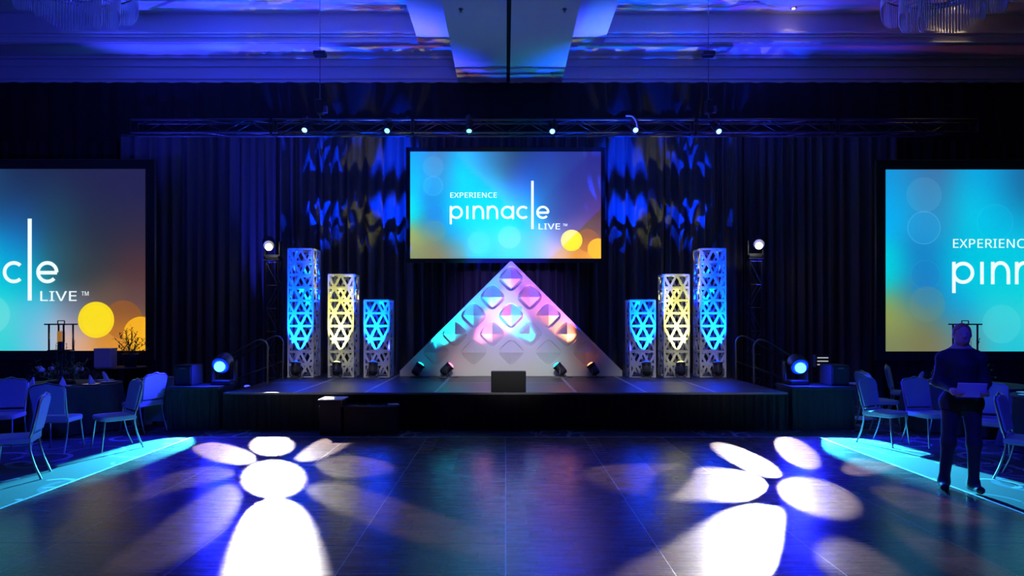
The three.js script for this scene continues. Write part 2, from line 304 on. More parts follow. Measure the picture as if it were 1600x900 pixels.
  arc(1012, 497, 38, 0.75, 0.02, false); ln(974, 499, 1052, 499);
  const fit = (txt, x0, x1, yb, size, font) => { g.font = size + 'px ' + font; const m = g.measureText(txt).width; g.save(); g.translate(x0, yb); g.scale((x1 - x0) / m, 1); g.fillText(txt, 0, 0); g.restore(); };
  fit('EXPERIENCE', 365, 697, 395, 50, 'sans-serif'); fit('LIVE', 975, 1137, 615, 56, 'sans-serif'); g.font = 'bold 26px sans-serif'; fit('TM', 1151, 1183, 593, 24, 'sans-serif');
  g.restore();
}, true, false);
function screen(cx, top, bottom, width, z, name, label, k, dress) {
  const h = top - bottom, t = thing(name, label, 'screen', V(cx, bottom, z));
  part('display_screen', box(-width / 2, width / 2, 0, h, -0.02, 0).deleteAttribute('uv') && (() => { const g = new THREE.PlaneGeometry(width, h); g.translate(0, h / 2, 0.002); return g; })(), new THREE.MeshStandardMaterial({ color: col(dress ? [0.08, 0.08, 0.09] : [0.25, 0.25, 0.27]), roughness: 0.7, emissive: 0xffffff, emissiveMap: screenTex, emissiveIntensity: k }), t);
  part('backing', box(-width / 2, width / 2, 0, h, -0.05, -0.004), M.black, t);
  const f = dress ? 0.18 : 0.09;
  part('frame_top', box(-width / 2 - f, width / 2 + f, h, h + f, -0.06, 0.02), M.blackMatte, t);
  part('frame_bottom', box(-width / 2 - f, width / 2 + f, -f, 0, -0.06, 0.02), M.blackMatte, t);
  for (const s of [-1, 1]) part('frame_side', s < 0 ? box(-width / 2 - f, -width / 2, 0, h, -0.06, 0.02) : box(width / 2, width / 2 + f, 0, h, -0.06, 0.02), M.blackMatte, t);
  if (dress) {
    part('skirt_drape', drapeGeo(width + 2 * f, bottom - f - 0.01, 0.025, 30, 4, 0.9).translate(0, -f - (bottom - f) / 2 + 0.004, -0.02), M.border, t);
    for (const s of [-1, 1]) part('frame_rim', box(s * (width / 2 + f) - 0.008, s * (width / 2 + f) + 0.008, -f, h + f, 0.0, 0.026), M.darkAlu, t);
    part('frame_rim', box(-width / 2 - f, width / 2 + f, h + f - 0.008, h + f + 0.008, 0, 0.026), M.darkAlu, t);
  } else for (const s of [-0.3, 0.3]) part('hanging_cable', bar(V(s * width, h + f, -0.02), V(s * width, 5.86 - bottom, 0.1), 0.006), M.blackMatte, t);
  const L = new THREE.RectAreaLight(col([0.12, 0.5, 0.75]), 0.12 * k, width, h); L.name = 'screen_light'; L.position.set(0, h / 2, 0.03); L.lookAt(V(cx, bottom + h / 2, z + 5)); L.rotation.set(0, Math.PI, 0); t.add(L);
  return t;
}
{
  const d = 15.0, a = at(641, 237, d), b = at(939, 404, d);
  screen((a.x + b.x) / 2, a.y, b.y, b.x - a.x, -d, 'hanging_screen', 'middle video screen with blue light spots and white lettering hung above the pyramid', 1.3, false);
  const e = 13.2, w = 505 * e / F, la = at(228, 264, e), lb = at(228, 548, e), ra = at(1383, 265, e), rb = at(1383, 549, e);
  screen(la.x - w / 2, la.y, lb.y, w, -e, 'projection_screen', 'large left video screen with a yellow disc, cut off by the picture edge', 1.0, true);
  screen(ra.x + w / 2, ra.y, rb.y, w, -e, 'projection_screen', 'large right video screen with cyan light spots, cut off by the picture edge', 1.0, true);
}

// ------------------------------------------------------------------ lamps
const lensDome = new THREE.SphereGeometry(0.05, 16, 10);
function parCan(p, aim, c, intensity, deg, label, group, opt = {}) {   // p: floor point, lamp head 0.2 m above it
  const t = thing('uplight', label, 'stage light', p, 0, group), hy = opt.hy ?? 0.2, hp = V(0, hy, 0);
  const dir = aim.clone().sub(p).sub(hp).normalize(), q = aimQ(dir);
  const body = part('housing', lathe([[0, -0.13], [0.06, -0.13], [0.085, -0.09], [0.09, 0], [0.09, 0.09], [0.097, 0.09], [0.097, 0.12], [0.08, 0.12], [0.08, 0.06], [0, 0.06]], 20), M.black, t); body.quaternion.copy(q); body.position.copy(hp);
  for (const y of [-0.06, -0.03, 0, 0.03]) { const r = part('cooling_fin', new THREE.TorusGeometry(0.09, 0.006, 6, 20).rotateX(Math.PI / 2).translate(0, y, 0), M.darkAlu, body); }
  const lp = hp.clone().addScaledVector(dir, 0.13);
  const lens = part('lens', lensDome, glow(c, opt.k ?? 4), t); lens.position.copy(lp); lens.scale.set(1.3, 0.5, 1.3); lens.quaternion.copy(q);
  const side = V(0, 1, 0).cross(dir); if (side.length() < 0.05) side.set(1, 0, 0); side.normalize(); const e = side.multiplyScalar(0.11);
  part('yoke', tube([hp.clone().add(e), hp.clone().add(e).add(V(0, -hy * 0.7, 0)), V(0, 0.02, 0), hp.clone().sub(e).add(V(0, -hy * 0.7, 0)), hp.clone().sub(e)], 0.011, 24, 6), M.darkAlu, t);
  for (const s of [-1, 1]) part('foot', rbox(0.3, 0.018, 0.03, 0.005, 0, 0.009, s * 0.06), M.darkAlu, t);
  part('power_cable', tube([V(0, 0.1, -0.06), V(0.08, 0.02, -0.02), V(0.18, 0.008, 0.08), V(0.24, 0.008, 0.02)], 0.007, 20, 5), M.black, t);
  spot(t, p.clone().add(lp), aim, c, intensity, deg, opt.pen ?? 0.5, opt.r ?? 0.02);
  return t;
}

// ------------------------------------------------------------------ lattice towers
const TW = 0.54, ROW = 0.2655;
function latticePanel() {     // two rows of triangles; outline minus triangles
  const s = new THREE.Shape(), w = TW / 2, h = 2 * ROW, b = 0.024;
  s.moveTo(-w, 0); s.lineTo(w, 0); s.lineTo(w, h - 0.004); s.lineTo(-w, h - 0.004); s.closePath();
  const hole = (pts) => {
    // inset a triangle by b along each edge
    const n = pts.length, area = pts.reduce((a, p, i) => { const q = pts[(i + 1) % n]; return a + p[0] * q[1] - q[0] * p[1]; }, 0), out = [], sg = Math.sign(area);
    for (let i = 0; i < n; i++) {
      const p0 = pts[(i + n - 1) % n], p1 = pts[i], p2 = pts[(i + 1) % n];
      const off = (a, c) => { const dx = c[0] - a[0], dy = c[1] - a[1], l = Math.hypot(dx, dy); return [-dy / l * sg * b, dx / l * sg * b]; };
      const o1 = off(p0, p1), o2 = off(p1, p2), d1 = [p1[0] - p0[0], p1[1] - p0[1]], d2 = [p2[0] - p1[0], p2[1] - p1[1]];
      const ax = p0[0] + o1[0], ay = p0[1] + o1[1], bx = p1[0] + o2[0], by = p1[1] + o2[1], den = d1[0] * d2[1] - d1[1] * d2[0];
      const k = ((bx - ax) * d2[1] - (by - ay) * d2[0]) / den; out.push([ax + d1[0] * k, ay + d1[1] * k]);
    }
    const p = new THREE.Path(); out.forEach((o, i) => (i ? p.lineTo(...o) : p.moveTo(...o))); p.closePath(); s.holes.push(p);
  };
  const X = (u) => (u - 0.5) * TW;
  for (const [y0, y1] of [[0, ROW], [2 * ROW, ROW]]) {
    // wide nodes at 0, .5, 1 on y0; narrow nodes at .25, .75 on y1
    hole([[X(0), y0], [X(0.5), y0], [X(0.25), y1]]); hole([[X(0.5), y0], [X(1), y0], [X(0.75), y1]]); hole([[X(0.25), y1], [X(0.75), y1], [X(0.5), y0]]);
    hole([[X(0) + 0.004, y0], [X(0.25), y1], [X(0) + 0.004, y1]].map((p) => [p[0], p[1]])); hole([[X(1) - 0.004, y0], [X(0.75), y1], [X(1) - 0.004, y1]]);
  }
  const g = new THREE.ExtrudeGeometry(s, { depth: 0.012, bevelEnabled: false }); return g.translate(0, 0, -0.012);
}
const panelGeo = latticePanel();
function tower(px0, px1, pxBase, mods, label) {
  const d = (EYE - SH) * F / (pxBase - CY), a = at(px0, pxBase, d), x = a.x + TW / 2;
  const t = thing('lattice_tower', label, 'tower', V(x, SH + 0.003, -d - TW / 2), 0, 'white lattice towers on the stage');
  for (let m = 0; m < mods; m++) for (let k = 0; k < 4; k++) {
    const o = part('lattice_panel', panelGeo, M.lattice, t); o.rotation.y = k * Math.PI / 2; const v = V(0, 0, TW / 2).applyAxisAngle(V(0, 1, 0), o.rotation.y); o.position.set(v.x, m * 2 * ROW, v.z);
  }
  part('top_rim', merge([0, 1, 2, 3].map((k) => rbox(TW, 0.022, 0.03, 0.004, 0, mods * 2 * ROW + 0.007, TW / 2 - 0.015).rotateY(k * Math.PI / 2))), M.lattice, t);
  for (const [sx, sz] of [[-1, -1], [1, -1], [-1, 1], [1, 1]]) part('corner_post', rbox(0.02, mods * 2 * ROW - 0.01, 0.02, 0.003, sx * (TW / 2 - 0.024), mods * ROW, sz * (TW / 2 - 0.024)), M.lattice, t);
  return { x, d };
}
{
  const G = 'uplights at the feet of the lattice towers';
  const spec = [
    [449, 590, 5, 'tallest lattice tower of the left trio, lit blue', C.cyanBlue, 420, 'black uplight before the tallest left tower'],
    [512, 590, 4, 'middle lattice tower of the left trio, lit yellow', C.gold, 45, 'black uplight before the yellow left tower'],
    [568, 590, 3, 'shortest lattice tower of the left trio, lit blue, next to the pyramid', C.cyanBlue, 420, 'black uplight before the shortest left tower'],
    [984, 590, 3, 'shortest lattice tower of the right trio, lit blue, next to the pyramid', C.cyanBlue, 420, 'black uplight before the shortest right tower'],
    [1037, 590, 4, 'middle lattice tower of the right trio, lit yellow', C.gold, 45, 'black uplight before the yellow right tower'],
    [1094, 590, 5, 'tallest lattice tower of the right trio, lit blue', C.cyanBlue, 420, 'black uplight before the tallest right tower'],
  ];
  for (const [px, base, mods, label, c, I, l2] of spec) {
    const { x, d } = tower(px, 0, base, mods, label);
    const p = V(x + (px < 790 ? -0.03 : 0.03), SH + 0.003, -d + 0.23);
    const lamp = parCan(p, V(x, SH + 3.2, -d - 0.55), c, I, 24, l2, G, { pen: 0.55, r: 0.006 });
    if (c !== C.gold) { const hd = p.clone().add(V(0, 0.33, -0.03)), e = 67 * Math.PI / 180; spot(lamp, hd, hd.clone().add(V(0, Math.sin(e), -Math.cos(e))), [0, 0.025, 1], 900, 11, 0.7, 0.006); }
    if (mods === 3) spot(lamp, p.clone().add(V(0, 0.32, -0.04)), px < 790 ? at(880, 300, 15) : at(720, 330, 15), C.blue, px < 790 ? 420 : 120, 15, 0.5, 0.006);
  }
}

// ------------------------------------------------------------------ pyramid
{
  const d = 14.33, s = d / F, c0 = at(798.5, 588, d);
  const t = thing('pyramid_panel', 'white stepped pyramid set piece of rounded diamond cells lit in many colours', 'stage set', V(c0.x, SH + 0.007, -d));
  const hw = 173.5 * s, H = 179 * s, cut = 8 * s, pitchX = 29.2 * s, pitchY = 28.8 * s, cy0 = (588 - 436) * s, R = 23.2 * s;
  const sh = new THREE.Shape(); sh.moveTo(-hw, 0); sh.lineTo(hw, 0); sh.lineTo(hw, cut); sh.lineTo(0.02, H); sh.lineTo(-0.02, H); sh.lineTo(-hw, cut); sh.closePath();
  const cell = (cx, cy, r, into) => { // rounded diamond
    const k = 0.3, P = [[0, r], [r, 0], [0, -r], [-r, 0]], p = new into();
    P.forEach((a, i) => { const b = P[(i + 1) % 4], z = P[(i + 3) % 4]; const s1 = [a[0] + (z[0] - a[0]) * k, a[1] + (z[1] - a[1]) * k], e1 = [a[0] + (b[0] - a[0]) * k, a[1] + (b[1] - a[1]) * k]; i ? p.lineTo(cx + s1[0], cy + s1[1]) : p.moveTo(cx + s1[0], cy + s1[1]); p.quadraticCurveTo(cx + a[0] * 0.97, cy + a[1] * 0.97, cx + e1[0], cy + e1[1]); });
    p.closePath(); return p;
  };
  const cells = [];
  for (let r = 0; r < 5; r++) for (let k = 0; k <= r; k++) cells.push([(k * 2 - r) * pitchX, cy0 - r * pitchY]);
  for (const [cx, cy] of cells) sh.holes.push(cell(cx, cy, R, THREE.Path));
  part('frame', new THREE.ExtrudeGeometry(sh, { depth: 0.03, bevelEnabled: true, bevelSize: 0.004, bevelThickness: 0.004, bevelSegments: 1, curveSegments: 8 }).translate(0, 0, -0.034), M.acrylic, t);
  // stretched cloth in each cell: four facets meeting in a point towards the room
  const r2 = R * 1.12, back = -0.05, out = 0.1;
  const T = [0, r2, back], L = [-r2, 0, back], B = [0, -r2, back], Rr = [r2, 0, back], Q = [0, 0, back + out];
  const tri = (list) => { const g = new THREE.BufferGeometry(); g.setAttribute('position', new THREE.Float32BufferAttribute(list.flat(), 3)); g.computeVertexNormals(); return g; };
  const facets = [tri([Q, T, L]), tri([Q, Rr, T]), tri([Q, L, B]), tri([Q, B, Rr])];
  const backG = tri([T, B, L, T, Rr, B]).translate(0, 0, -0.004);
  for (const [cx, cy] of cells) {
    const g = part('cell', backG, M.fabricWhite, t); g.position.set(cx, cy, 0);
    for (const f of facets) part('facet', f, M.fabricWhite, g);
  }
  for (const sgn of [-1, 1]) part('brace', merge([bar(V(sgn * 0.9, 1.2, -0.05), V(sgn * 0.9, 0.02, -0.5), 0.012), bar(V(sgn * 0.9, 0.02, -0.05), V(sgn * 0.9, 0.02, -0.5), 0.012)]), M.darkAlu, t);
  const G = 'uplights at the foot of the pyramid', z = -d + 0.33, y = SH + 0.003;
  const L4 = [[652, [718, 478], C.cyan, 13, 'outer left uplight tilted towards the pyramid', 42, 24], [697, [838, 445], C.pink, 20, 'inner left uplight tilted towards the pyramid', 45, 19], [876, [752, 445], C.cyan, 18, 'inner right uplight tilted towards the pyramid', 45, 18], [928, [862, 482], C.amber, 9, 'outer right uplight tilted towards the pyramid', 38, 18]];
  for (const [px, [ax, ay], c, I0, label, I, deg] of L4) { const p = V(at(px, 0, d - 0.38).x, y, z); parCan(p, at(ax, ay, d), c, I, deg, label, G, { pen: 0.8, hy: 0.17 }); }
  const p2 = V(at(735, 0, d - 0.3).x, y, -d + 0.3);
}

// ------------------------------------------------------------------ truss and its lamps
const TZ = -14.75, TY0 = EYE + (CY - 209.5) * 14.75 / F, TYH = 19.5 * 14.75 / F;
function truss(x0, x1, label) {
  const L = x1 - x0, t = thing('box_truss', label, 'truss', V((x0 + x1) / 2, TY0, TZ)), h = TYH, w = 0.29, a = -L / 2 + 0.03, b = L / 2 - 0.03;
  const r = 0.025;
  for (const y of [0, h]) for (const z of [-w / 2, w / 2]) part('chord', bar(V(a, y, z), V(b, y, z), r, 10), M.trussMetal, t);
  const n = Math.max(2, Math.round(L / 0.5)), st = (b - a) / n;
  for (let i = 0; i < n; i++) {
    const xa = a + i * st, xb = xa + st, up = i % 2;
    for (const z of [-w / 2, w / 2]) part('diagonal', bar(V(xa, up ? h : 0, z), V(xb, up ? 0 : h, z), 0.011, 6), M.trussMetal, t);
    for (const y of [0, h]) part('diagonal', bar(V(xa, y, up ? w / 2 : -w / 2), V(xb, y, up ? -w / 2 : w / 2), 0.011, 6), M.trussMetal, t);
  }
  for (const x of [a, b]) for (const z of [-w / 2, w / 2]) part('end_post', bar(V(x, 0, z), V(x, h, z), 0.02), M.trussMetal, t);
}
{
  const xs = [-8.1, -5.05, -2.0, 1.05, 4.1, 7.15, 10.2], lb = ['truss section at the far left, above the left screen edge', 'truss section above the three left towers', 'truss section above the left half of the middle screen', 'truss section above the right half of the middle screen', 'truss section above the three right towers', 'truss section at the far right, above the right screen'];
  for (let i = 0; i < 6; i++) truss(xs[i], xs[i + 1], 'dark metal ' + lb[i]);
  for (const [px, l] of [[500, 'left'], [1107, 'right']]) {
    const p = at(px, 160, 14.75), t = thing('chain_hoist', l + ' black chain hoist holding the truss from the ceiling', 'hoist', V(p.x, p.y, TZ));
    part('motor', rbox(0.16, 0.3, 0.2, 0.03, 0, -0.1, 0), M.black, t);
    part('chain', bar(V(0, 0.05, 0), V(0, 8.755 - p.y, 0), 0.009, 6), M.darkAlu, t);
    part('hook', tube([V(0, -0.25, 0), V(0, -0.32, 0), V(0.04, -0.36, 0), V(0.02, -0.4, 0), V(-0.03, -0.385, 0)], 0.012, 20, 6), M.steel, t);
    part('sling', tube([V(-0.1, -0.4 - 0.05, 0.16), V(0, -0.37, 0), V(0.1, -0.4 - 0.05, -0.16)], 0.012, 16, 6), M.blackMatte, t);
    part('ceiling_clamp', rbox(0.26, 0.1, 0.2, 0.02, 0, 7.58 - p.y, 0), M.black, t);
    part('chain_bag', rbox(0.1, 0.16, 0.1, 0.03, 0.12, -0.16, 0.02), mat([0.08, 0.07, 0.16], 0.8), t);
  }
}
function trussLamp(px, py, aim, c, I, deg, label, k = 3, opt = {}) {
  const p = at(px, py, 14.55), t = thing('truss_lamp', label, 'stage light', V(p.x, p.y, p.z), 0, 'lamps hung along the truss');
  const dir = aim.clone().sub(p).normalize(), q = aimQ(dir);
  const b = part('barrel', lathe([[0, -0.4], [0.06, -0.4], [0.085, -0.34], [0.085, -0.16], [0.06, -0.14], [0.06, -0.02], [0.075, -0.02], [0.075, 0.01], [0.062, 0.01], [0.062, -0.01], [0, -0.01]], 18), M.black, t); b.quaternion.copy(q);
  const l = part('lens', new THREE.SphereGeometry(0.056, 16, 10), glow(opt.look ?? c, k), t); l.scale.set(1, 0.45, 1); l.quaternion.copy(q); l.position.copy(dir.clone().multiplyScalar(0.015));
  const m = dir.clone().multiplyScalar(-0.22), top = V(0, TY0 - p.y - 0.0, TZ + 0.145 - p.z);
  part('yoke', tube([m.clone().add(V(0.11, 0, 0)), m.clone().add(V(0.11, 0.12, 0)), m.clone().add(V(0, 0.18, 0)), m.clone().add(V(-0.11, 0.12, 0)), m.clone().add(V(-0.11, 0, 0))], 0.01, 24, 6), M.black, t);
  part('clamp', merge([rbox(0.05, 0.09, 0.09, 0.01, top.x, top.y, top.z), bar(m.clone().add(V(0, 0.17, 0)), top, 0.012)]), M.darkAlu, t);
  spot(t, p.clone().addScaledVector(dir, 0.016), aim, c, I, deg, 0.7, opt.r ?? 0.02);
  return t;
}
trussLamp(476, 203, V(-4.6, 0, -8.5), C.blue, 70, 13, 'pale blue lit truss lamp, leftmost of the row', 2.5, { look: [0.3, 0.6, 1] });
trussLamp(605, 204, V(-3.2, 0, -8), C.blue, 130, 13, 'greenish truss lamp above the shortest left tower', 2.2, { look: [0.25, 0.8, 0.75] });
trussLamp(733, 204, V(-0.6, 0.6, -12), [0.2, 0.85, 0.6], 12, 14, 'green lit truss lamp above the left part of the middle screen', 2.2);
trussLamp(863, 205, V(0.6, 0, -7.5), C.blue, 130, 13, 'blue lit truss lamp above the right part of the middle screen', 2.5, { look: [0.3, 0.6, 1] });
trussLamp(993, 203, V(3.6, 0, -6.5), C.blue, 150, 14, 'bluish truss lamp with a looped cable above the shortest right tower', 2.5, { look: [0.3, 0.6, 1] });
trussLamp(1123, 205, V(5.2, 0, -7.5), C.blue, 130, 14, 'pale lit truss lamp above the tallest right tower', 2.6, { look: [0.3, 0.6, 1] });
{ const p = at(993, 203, 14.5); single('looped_cable', tube([at(978, 181, 14.55), at(988, 182, 14.5), at(994, 190, 14.45), at(996, 200, 14.45)], 0.018, 30, 6), mat([0.5, 0.48, 0.45], 0.6), 'pale cable looped over the truss at the bluish lamp', 'cable'); }

// ------------------------------------------------------------------ lamp stands with gobo beams
function goboLamp(p, axisPx, shapes, c, I, radius, halfDeg, parent, D = 0.05) {
  const axis = onFloor(...axisPx), dir = axis.clone().sub(p).normalize(), ex = V(0, 1, 0).cross(dir).normalize(), ey = dir.clone().cross(ex), Rp = D * Math.tan((halfDeg + 1.5) * Math.PI / 180);
  const proj = (q) => { const v = q.clone().sub(p), k = D / v.dot(dir); return [v.dot(ex) * k, v.dot(ey) * k]; };
  const s = new THREE.Shape(); s.absarc(0, 0, Rp, 0, Math.PI * 2); const tints = [];
  for (const sh of shapes) {
    const N = 36, pts = [];
    for (let i = 0; i < N; i++) {
      let x, y; const a = i / N * Math.PI * 2;
      if (sh.poly) { const m = sh.poly.length, f = i / N * m, k = Math.floor(f), u = f - k, A = sh.poly[(k + m - 1) % m], B = sh.poly[k], E = sh.poly[(k + 1) % m], G = sh.poly[(k + 2) % m]; const cr = (j) => 0.5 * (2 * B[j] + (E[j] - A[j]) * u + (2 * A[j] - 5 * B[j] + 4 * E[j] - G[j]) * u * u + (3 * B[j] - A[j] - 3 * E[j] + G[j]) * u * u * u); x = cr(0); y = cr(1); }
      else { const [cx, cy, rx, ry, rot] = sh.el, ca = Math.cos(rot), sa = Math.sin(rot); x = cx + rx * Math.cos(a) * ca - ry * Math.sin(a) * sa; y = cy + rx * Math.cos(a) * sa + ry * Math.sin(a) * ca; }
      pts.push(proj(onFloor(x, Math.max(y, CY + 60))));
    }
    if (THREE.ShapeUtils.isClockWise(pts.map((q) => new THREE.Vector2(...q))) === false) pts.reverse();
    const h = new THREE.Path(); pts.forEach((q, i) => (i ? h.lineTo(...q) : h.moveTo(...q))); h.closePath(); s.holes.push(h);
    if (sh.tint) tints.push([pts, sh.tint]);
  }
  const basis = new THREE.Matrix4().makeBasis(ex, ey, dir), q = new THREE.Quaternion().setFromRotationMatrix(basis), rel = p.clone().sub(parent.position).addScaledVector(dir, D);
  const plate = part('gobo_plate', new THREE.ExtrudeGeometry(s, { depth: 0.0002, bevelEnabled: false, curveSegments: 40 }), M.blackMatte, parent); plate.quaternion.copy(q); plate.position.copy(rel);
  for (const [pts, tn] of tints) {
    const g = new THREE.ShapeGeometry(new THREE.Shape(pts.map((v) => new THREE.Vector2(...v)))); g.translate(0, 0, 0.0001);
    part('gobo_glass', g, new THREE.MeshPhysicalMaterial({ color: col(tn), transmission: 1, roughness: 0, thickness: 0, ior: 1.05 }), plate);
  }
  spot(parent, p, axis, c, I, halfDeg, 0.05, radius);
  return dir;
}
const dim = (k) => { const v = Math.min(0.95, k * 1.7); return [v, v, v]; };
const leftShapes = [
  { el: [428, 752, 50, 29, 0] }, { el: [425, 699, 35, 17, 0] }, { poly: [[465, 717], [500, 691], [545, 686], [548, 696], [510, 718], [475, 725]], tint: dim(0.75) }, { el: [349, 712, 50, 15, 0.2], tint: dim(0.75) },
  { poly: [[432, 788], [480, 812], [512, 905], [505, 960], [428, 975], [352, 960], [350, 905], [385, 812]] },
  { poly: [[495, 728], [540, 716], [600, 724], [620, 738], [570, 750], [520, 748]], tint: dim(0.2) }, { poly: [[482, 768], [540, 762], [660, 800], [790, 850], [800, 890], [640, 850], [520, 800]], tint: dim(0.16) },
  { poly: [[355, 762], [372, 790], [330, 850], [230, 905], [150, 905], [230, 840], [300, 790]], tint: dim(0.13) }, { poly: [[345, 735], [362, 748], [300, 765], [200, 790], [230, 760], [290, 738]], tint: dim(0.1) },
];
const rightShapes = [
  { el: [1165, 722, 60, 14, 0.43] }, { el: [1247, 711, 40, 19, 0.55] }, { el: [1283, 784, 66, 28, 0.3], tint: dim(0.85) },
  { poly: [[1195, 766], [1180, 748], [1140, 738], [1090, 735], [1080, 752], [1062, 772], [1045, 786], [1110, 788], [1165, 786]] },
  { poly: [[1222, 815], [1205, 801], [1165, 799], [1110, 818], [1035, 866], [960, 905], [950, 940], [1100, 955], [1195, 905]] },
  { poly: [[905, 747], [930, 733], [1000, 729], [1058, 731], [1025, 745], [1008, 765], [1003, 778], [950, 771]], tint: dim(0.22) },
  { poly: [[1318, 738], [1340, 718], [1400, 712], [1415, 725], [1380, 742], [1340, 748]], tint: dim(0.35) },
  { poly: [[1282, 870], [1310, 852], [1360, 866], [1420, 905], [1400, 930], [1300, 905]], tint: dim(0.28) }, { poly: [[1400, 834], [1450, 845], [1560, 890], [1620, 940], [1560, 950], [1460, 890]], tint: dim(0.14) },
  { poly: [[1365, 770], [1420, 768], [1510, 795], [1560, 825], [1480, 826], [1410, 800]], tint: dim(0.14) },
];
for (const s of [-1, 1]) {
  const px = s < 0 ? 420 : 1186, py = s < 0 ? 386 : 384, d = 14.45, p = at(px, py, d), side = s < 0 ? 'left' : 'right';
  const st = thing('tower_truss', side + ' upright black lattice mast carrying the bright white lamp', 'mast', V(p.x, 0.001, -d - 0.32));
  const h = p.y - 0.26, w = 0.13;
  for (const [x, z] of [[-w, -w], [w, -w], [-w, w], [w, w]]) part('chord', bar(V(x, 0.02, z), V(x, h, z), 0.02, 8), M.black, st);
  for (let k = 0; k < 6; k++) { const y0 = 0.05 + k * (h - 0.1) / 6, y1 = y0 + (h - 0.1) / 6; for (const z of [-w, w]) part('diagonal', bar(V(k % 2 ? w : -w, y0, z), V(k % 2 ? -w : w, y1, z), 0.01, 6), M.darkAlu, st); part('rung', bar(V(-w, y1, w), V(w, y1, w), 0.01, 6), M.darkAlu, st); }
  part('base_plate', rbox(0.5, 0.02, 0.5, 0.005, 0, 0.01, 0), M.black, st); part('top_plate', rbox(0.34, 0.02, 0.34, 0.005, 0, h + 0.005, 0), M.black, st);
  const t = thing('gobo_lamp', 'bright white pattern lamp on top of the ' + side + ' mast', 'stage light', V(p.x, 0.001 + h + 0.016, -d - 0.32));
  const dir = goboLamp(p, s < 0 ? [428, 752] : [1205, 752], s < 0 ? leftShapes : rightShapes, C.white, 560, 0.0003, 14.5, t);
  const q = aimQ(dir), rel = p.clone().sub(t.position);
  const hd = part('head', lathe([[0, -0.42], [0.1, -0.42], [0.13, -0.36], [0.13, -0.14], [0.115, -0.1], [0.1, -0.1], [0.1, -0.12], [0, -0.12]], 20), M.black, t); hd.quaternion.copy(q); hd.position.copy(rel);
  const lens = part('lens', new THREE.SphereGeometry(0.075, 20, 14), glow([1, 0.98, 0.97], 12), t); lens.position.copy(rel);
  part('base', rbox(0.3, 0.07, 0.3, 0.02, 0, 0.035, 0), M.black, t);
  for (const k of [-1, 1]) part('yoke_arm', rbox(0.03, 0.34, 0.09, 0.012, k * 0.16, 0.22, rel.z - 0.24), M.black, t);
  part('yoke_bridge', rbox(0.36, 0.05, 0.12, 0.015, 0, 0.075, rel.z - 0.24), M.black, t);
}
// the two blue heads at the ends of the stage
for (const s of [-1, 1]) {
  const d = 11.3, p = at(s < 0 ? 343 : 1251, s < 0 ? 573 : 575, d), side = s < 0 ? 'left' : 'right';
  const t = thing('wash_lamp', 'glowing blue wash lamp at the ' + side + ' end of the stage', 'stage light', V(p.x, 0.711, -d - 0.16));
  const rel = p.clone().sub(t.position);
  const strip = s < 0
    ? [{ poly: [[296, 686], [270, 684], [215, 693], [100, 726], [0, 757], [-150, 800], [-150, 858], [0, 800], [150, 757], [250, 720], [296, 700]] }]
    : [{ poly: [[1288, 690], [1300, 684], [1380, 690], [1480, 718], [1600, 750], [1740, 790], [1740, 850], [1600, 806], [1470, 772], [1370, 742], [1300, 712]] }];
  const dir = goboLamp(p, s < 0 ? [235, 706] : [1350, 706], strip, [0.05, 0.7, 1], 520, 0.0012, 32, t, 0.04);
  const q = aimQ(dir);
  const hd = part('head', lathe([[0, -0.3], [0.1, -0.3], [0.14, -0.24], [0.15, -0.05], [0.14, -0.03], [0.12, -0.05], [0, -0.05]], 22), M.black, t); hd.quaternion.copy(q); hd.position.copy(rel);
  const lens = part('lens', new THREE.SphereGeometry(0.085, 20, 14), glow([0.05, 0.42, 1], 7), t); lens.position.copy(rel);
  const ring = part('added_halo_ring', new THREE.TorusGeometry(0.112, 0.022, 10, 32).rotateX(Math.PI / 2), glow([0, 0.02, 1], 2), t); ring.quaternion.copy(q); ring.position.copy(rel).addScaledVector(dir, -0.035);  // emissive ring added to imitate the blue halo around the lens
  part('base', rbox(0.32, 0.08, 0.28, 0.02, 0, 0.04, 0), M.black, t);
  for (const k of [-1, 1]) part('yoke_arm', rbox(0.035, 0.34, 0.1, 0.012, k * 0.185, 0.22, -0.04), M.black, t);
  spot(t, p.clone().add(V(0, 0, 0.0)), V(p.x + s * 1.6, 0, -6.5), C.blue, 60, 62, 0.6, 0.05);
  const pl = new THREE.PointLight(col(C.blue), 5); pl.name = 'lens_spill'; pl.position.copy(rel); pl.castShadow = true; pl.shadow.radius = 3; t.add(pl);
}

// ------------------------------------------------------------------ stair rails beside the stage
for (const s of [-1, 1]) for (const [k, px, py] of s < 0 ? [[0, 418, 600], [1, 442, 600]] : [[0, 1150, 600], [1, 1178, 600]]) {
  const near = (s < 0 ? k === 0 : k === 1), d = near ? 12.6 : 13.6, top = at(px, near ? 536 : 530, d), x = top.x, z = -d;
  const t = thing('stair_rail', (near ? 'nearer' : 'farther') + ' curved metal handrail of the ' + (s < 0 ? 'left' : 'right') + ' stage stairs', 'handrail', V(x, 0, z));
  const Y = top.y + 0.06;
  part('rail', tube([V(0, SH + 0.005, 0), V(0, Y - 0.3, 0), V(0, Y - 0.1, 0), V(s * 0.09, Y - 0.005, 0), V(s * 0.25, Y - 0.04, 0), V(s * 0.6, Y - 0.25, 0), V(s * 0.95, Y - 0.46, 0)], 0.019, 48, 8, 0.4), M.darkAlu, t);
  part('post', bar(V(s * 0.93, 0.01, 0), V(s * 0.93, Y - 0.44, 0), 0.018), M.darkAlu, t);
  part('mid_rail', bar(V(0, Y - 0.5, 0), V(s * 0.93, Y - 0.86, 0), 0.013), M.darkAlu, t);
}
